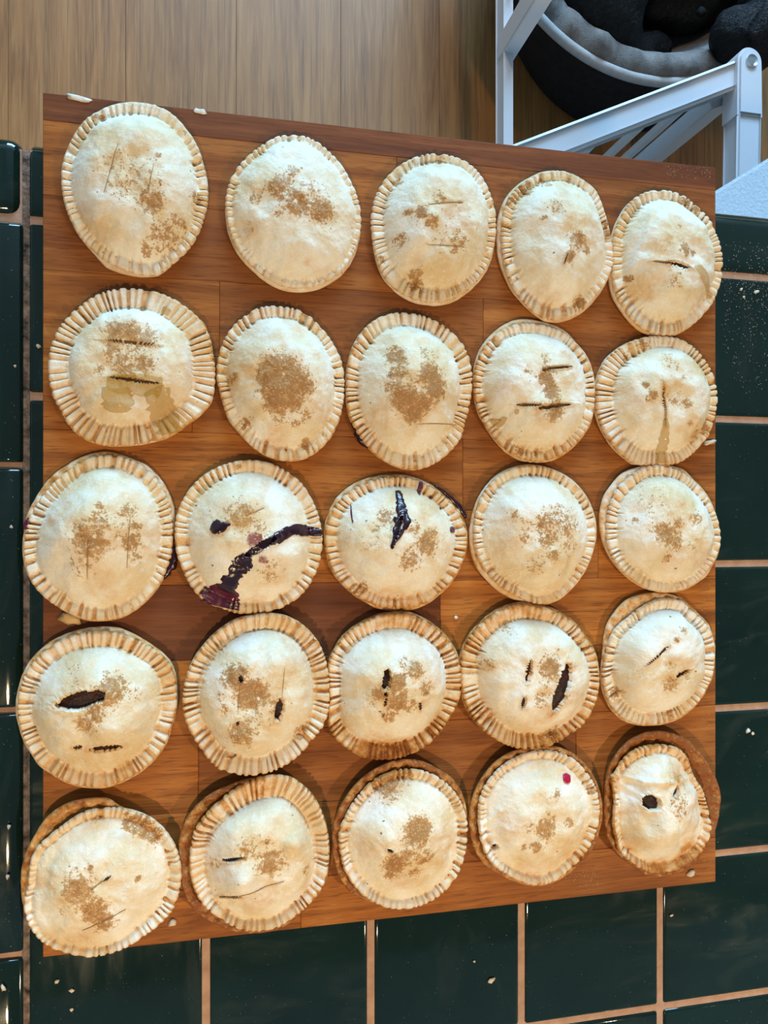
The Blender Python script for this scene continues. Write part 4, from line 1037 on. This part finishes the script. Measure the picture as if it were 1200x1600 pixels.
# legs and rungs under the rail
lg = ra + rdir * 0.005 + Vector((-0.01, -0.02, 0))
part('leg', bar_mesh('leg', Vector((lg.x, lg.y, RZ - .02)), Vector((lg.x, lg.y, 0.0)), 0.020, 0.040, up=rdir))
lg2 = ra + rdir * 0.39
part('leg', bar_mesh('leg', Vector((lg2.x, lg2.y, RZ - .02)), Vector((lg2.x, lg2.y, 0.0)), 0.03, 0.022, up=(1, 0, 0)))
part('leg', bar_mesh('leg', Vector((pb.x, pb.y, RZ - .012)), Vector((pb.x, pb.y, 0.0)), 0.028, 0.022, up=(1, 0, 0)))
part('rung', bar_mesh('rung', Vector((lg.x, lg.y, 0.33)), Vector((pb.x, pb.y, 0.33)), 0.02, 0.022))
part('rung', bar_mesh('rung', Vector((lg.x, lg.y, 0.15)), Vector((pb.x, pb.y, 0.15)), 0.02, 0.022))

# rail frame standing further left
FZ = 0.42
fa, fb = on(786, 236, FZ), on(790, -20, FZ)
frame = empty('rail_frame', (fa.x, fa.y, 0), 'white bench frame with a long straight side rail and an upright', 'furniture frame')
fl_ = frame.location.copy()
y0_, y1_ = 0.29, 1.12
fx = (fa.x + fb.x) / 2
part('side_rail', bar_mesh('side_rail', Vector((fx, y0_, FZ)), Vector((fx, y1_, FZ)), 0.010, 0.030, bevel=0.002), M_WHITE, frame, fl_)
u0 = on(796, 74, FZ)
part('upright', bar_mesh('upright', Vector((fx + .004, u0.y, FZ - .01)), Vector((fx + .004, u0.y, 0.82)), 0.022, 0.034, up=(0, 1, 0)), M_WHITE, frame, fl_)
part('upright', bar_mesh('upright', Vector((fx + .002, u0.y + .075, FZ - .01)), Vector((fx + .002, u0.y + .075, 0.82)), 0.012, 0.012, up=(0, 1, 0)), M_WHITE, frame, fl_)
part('top_bar', bar_mesh('top_bar', Vector((fx + .004, u0.y - .03, 0.82)), Vector((fx + .004, y1_, 0.82)), 0.024, 0.024), M_WHITE, frame, fl_)
for yy in (y0_ + .012, y1_ - .012):
    part('leg', bar_mesh('leg', Vector((fx, yy, FZ)), Vector((fx, yy, 0)), 0.012, 0.026, up=(0, 1, 0)), M_WHITE, frame, fl_)

# white textured table standing against the worktop
TZ = 0.74
c0, c1 = on(1105, 306, TZ), on(1215, 238, TZ)
td = (c1 - c0).normalized(); tn_ = Vector((td.y, -td.x, 0))
tbl = empty('side_table', (c0.x + .2, 0.36, 0), 'low table with a pale speckled rough top beyond the countertop', 'table')
def slab():
    e = EDGE_Y + 0.008
    k0 = c0 + td * ((e - c0.y) / td.y)              # where the edge meets the worktop
    k1 = c0 + td * 0.42
    pts = [k0, k1, Vector((k1.x + 0.35, k1.y, TZ)), Vector((k1.x + 0.35, e, TZ))]
    bm = bmesh.new()
    a = [bm.verts.new((q.x, q.y, TZ)) for q in pts]; b = [bm.verts.new((q.x, q.y, TZ - .022)) for q in pts]
    bm.faces.new(a); bm.faces.new(b[::-1])
    for i in range(4): bm.faces.new((a[i], b[i], b[(i + 1) % 4], a[(i + 1) % 4]))
    bmesh.ops.recalc_face_normals(bm, faces=bm.faces)
    bmesh.ops.bevel(bm, geom=bm.edges[:], offset=0.003, segments=2, affect='EDGES')
    return bm_mesh('tabletop', bm), pts
sme, spts = slab()
o = part('tabletop', sme, M_TABLE, tbl, tbl.location.copy())
cen = sum((Vector((q.x, q.y, 0)) for q in spts), Vector()) / 4
for q in spts:
    lp = Vector((q.x, q.y, 0)).lerp(cen, 0.22)
    part('leg', bar_mesh('leg', Vector((lp.x, lp.y, 0)), Vector((lp.x, lp.y, TZ - .02)), 0.035, 0.035, up=(1, 0, 0)), M_WHITE, tbl, tbl.location.copy())

# ------------------------------------------------------------------ dog bed
bed = empty('dog_bed', (0.77, 1.07, 0), 'charcoal dog bed with pale piping and grey plush lining', 'dog bed')
bc = bed.location.copy()
NB = 160
def ringpts(cx, cy, r, z, amp=0, freq=0, ph=0):
    a = np.linspace(0, 2 * np.pi, NB, endpoint=False)
    rr = r * (1 + amp * np.sin(freq * a + ph) + 0.010 * np.sin(3 * a + 1) )
    return np.stack([cx + rr * np.cos(a) - bc.x, cy + rr * np.sin(a) - bc.y, np.full(NB, z) if np.isscalar(z) else z], 1)
def loft(name, rings, cap=None):
    V = np.concatenate(rings); i0 = np.arange(NB); i1 = (i0 + 1) % NB
    Q = np.concatenate([np.stack([r * NB + i0, (r + 1) * NB + i0, (r + 1) * NB + i1, r * NB + i1], 1) for r in range(len(rings) - 1)])
    T = None
    if cap is not None:
        V = np.concatenate([V, np.array([cap])]); k_ = (len(rings) - 1) * NB
        T = np.stack([np.full(NB, len(V) - 1), k_ + i1, k_ + i0], 1)
    return np_mesh(name, V, Q, T)
new_obj('side_wall', loft('side_wall', [ringpts(.80, 1.045, .20, 0.001), ringpts(.80, 1.045, .245, 0.004), ringpts(.795, 1.05, .262, .03), ringpts(.78, 1.07, .288, .09),
        ringpts(.765, 1.09, .312, .16), ringpts(.752, 1.103, .328, .212), ringpts(.75, 1.105, .330, .220), ringpts(.75, 1.105, .322, .222)]), M_BEDSIDE, bed)
new_obj('piping', tube_mesh('piping', [tuple(q) for q in ringpts(.75, 1.105, .331, .224)], 0.0085, 10, True), M_PIPING, bed)
aa = np.linspace(0, 2 * np.pi, NB, endpoint=False)
fold = 0.010 * (fnoise(aa * 9, aa * 0, 4, 2) - .5) * 2 + 0.006 * np.sin(aa * 38 + 2 * np.sin(aa * 5))
def plush(r, z, k_):
    q = ringpts(.757, 1.10, r, z)
    q[:, 2] += fold * k_
    q[:, 0] += np.cos(aa) * fold * k_ * .5; q[:, 1] += np.sin(aa) * fold * k_ * .5
    return q
new_obj('plush_lining', loft('plush_lining', [plush(.322, .222, 0), plush(.308, .238, .7), plush(.285, .236, 1), plush(.262, .205, 1), plush(.24, .15, .8), plush(.21, .10, .4), plush(.12, .085, 0)], (.757 - bc.x, 1.10 - bc.y, .085)), M_PLUSH, bed)

# ------------------------------------------------------------------ dog curled up in the bed
dog = empty('dog', (0.80, 1.02, 0.09), 'black long haired dog curled up asleep in the dog bed', 'dog')
dl = dog.location.copy()
J = [  # x, y, z, radius, parent
    (.69, .98, .205, .112, -1),      # 0 pelvis
    (.70, 1.09, .215, .105, 0), (.79, 1.17, .225, .11, 1), (.90, 1.15, .235, .115, 2), (.975, 1.06, .245, .11, 3),   # spine to shoulders
    (.975, .965, .265, .078, 4), (.945, .875, .280, .080, 5), (.905, .835, .28, .066, 6), (.872, .845, .265, .046, 7), (.845, .870, .25, .036, 8),  # neck, head, muzzle
    (.640, .905, .205, .098, 0), (.690, .850, .175, .062, 10), (.745, .865, .14, .036, 11), (.80, .90, .125, .028, 12), (.845, .905, .118, .026, 13),  # hind leg
    (.92, 1.0, .165, .055, 4), (.88, .95, .135, .036, 15), (.82, .965, .122, .028, 16), (.775, .975, .118, .027, 17),   # fore leg
    (.62, 1.05, .16, .03, 0), (.60, 1.13, .15, .026, 19), (.64, 1.2, .15, .02, 20),     # tail
]
me = bpy.data.meshes.new('body')
me.from_pydata([tuple(Vector(j[:3]) - dl) for j in J], [(j[4], i) for i, j in enumerate(J) if j[4] >= 0], [])
body = new_obj('body', me, M_FUR, dog)
sk = body.modifiers.new('skin', 'SKIN'); sk.use_smooth_shade = True
for i, sv in enumerate(me.skin_vertices[0].data):
    sv.radius = (J[i][3], J[i][3]); sv.use_root = (i == 0)
sub = body.modifiers.new('subdivision', 'SUBSURF'); sub.levels = 3; sub.render_levels = 3
tx = bpy.data.textures.new('fur_clumps', 'CLOUDS'); tx.noise_scale = 0.03
dm = body.modifiers.new('clumps', 'DISPLACE'); dm.texture = tx; dm.strength = 0.014; dm.mid_level = 0.5
def ear(c, d, n):
    c, d, n = Vector(c) - dl, Vector(d).normalized(), Vector(n).normalized()
    s_ = d.cross(n).normalized()
    V, Q = [], []
    nu, nv = 10, 7
    for i in range(nu):
        u = i / (nu - 1); wd = 0.032 * math.sin(math.pi * (0.22 + 0.74 * u)) 
        for j in range(nv):
            v_ = 2 * j / (nv - 1) - 1
            V.append(tuple(c + d * (0.085 * u) + s_ * (wd * v_) + n * (0.012 * (1 - v_ * v_) - 0.018 * u * u)))
    for i in range(nu - 1):
        for j in range(nv - 1): Q.append((i * nv + j, (i + 1) * nv + j, (i + 1) * nv + j + 1, i * nv + j + 1))
    o = new_obj('ear', np_mesh('ear', V, Q), M_FUR, dog)
    so = o.modifiers.new('thickness', 'SOLIDIFY'); so.thickness = 0.008
ear((.935, .855, .345), (-.75, -.55, -.35), (-.1, -.4, .9))
ear((.985, .90, .340), (.6, -.75, -.45), (.3, -.3, .9))
nose = new_obj('nose', crumb_mesh('nose', 0.008, 77, .9), M_EYE, dog, Vector((.826, .893, .238)) - dl)
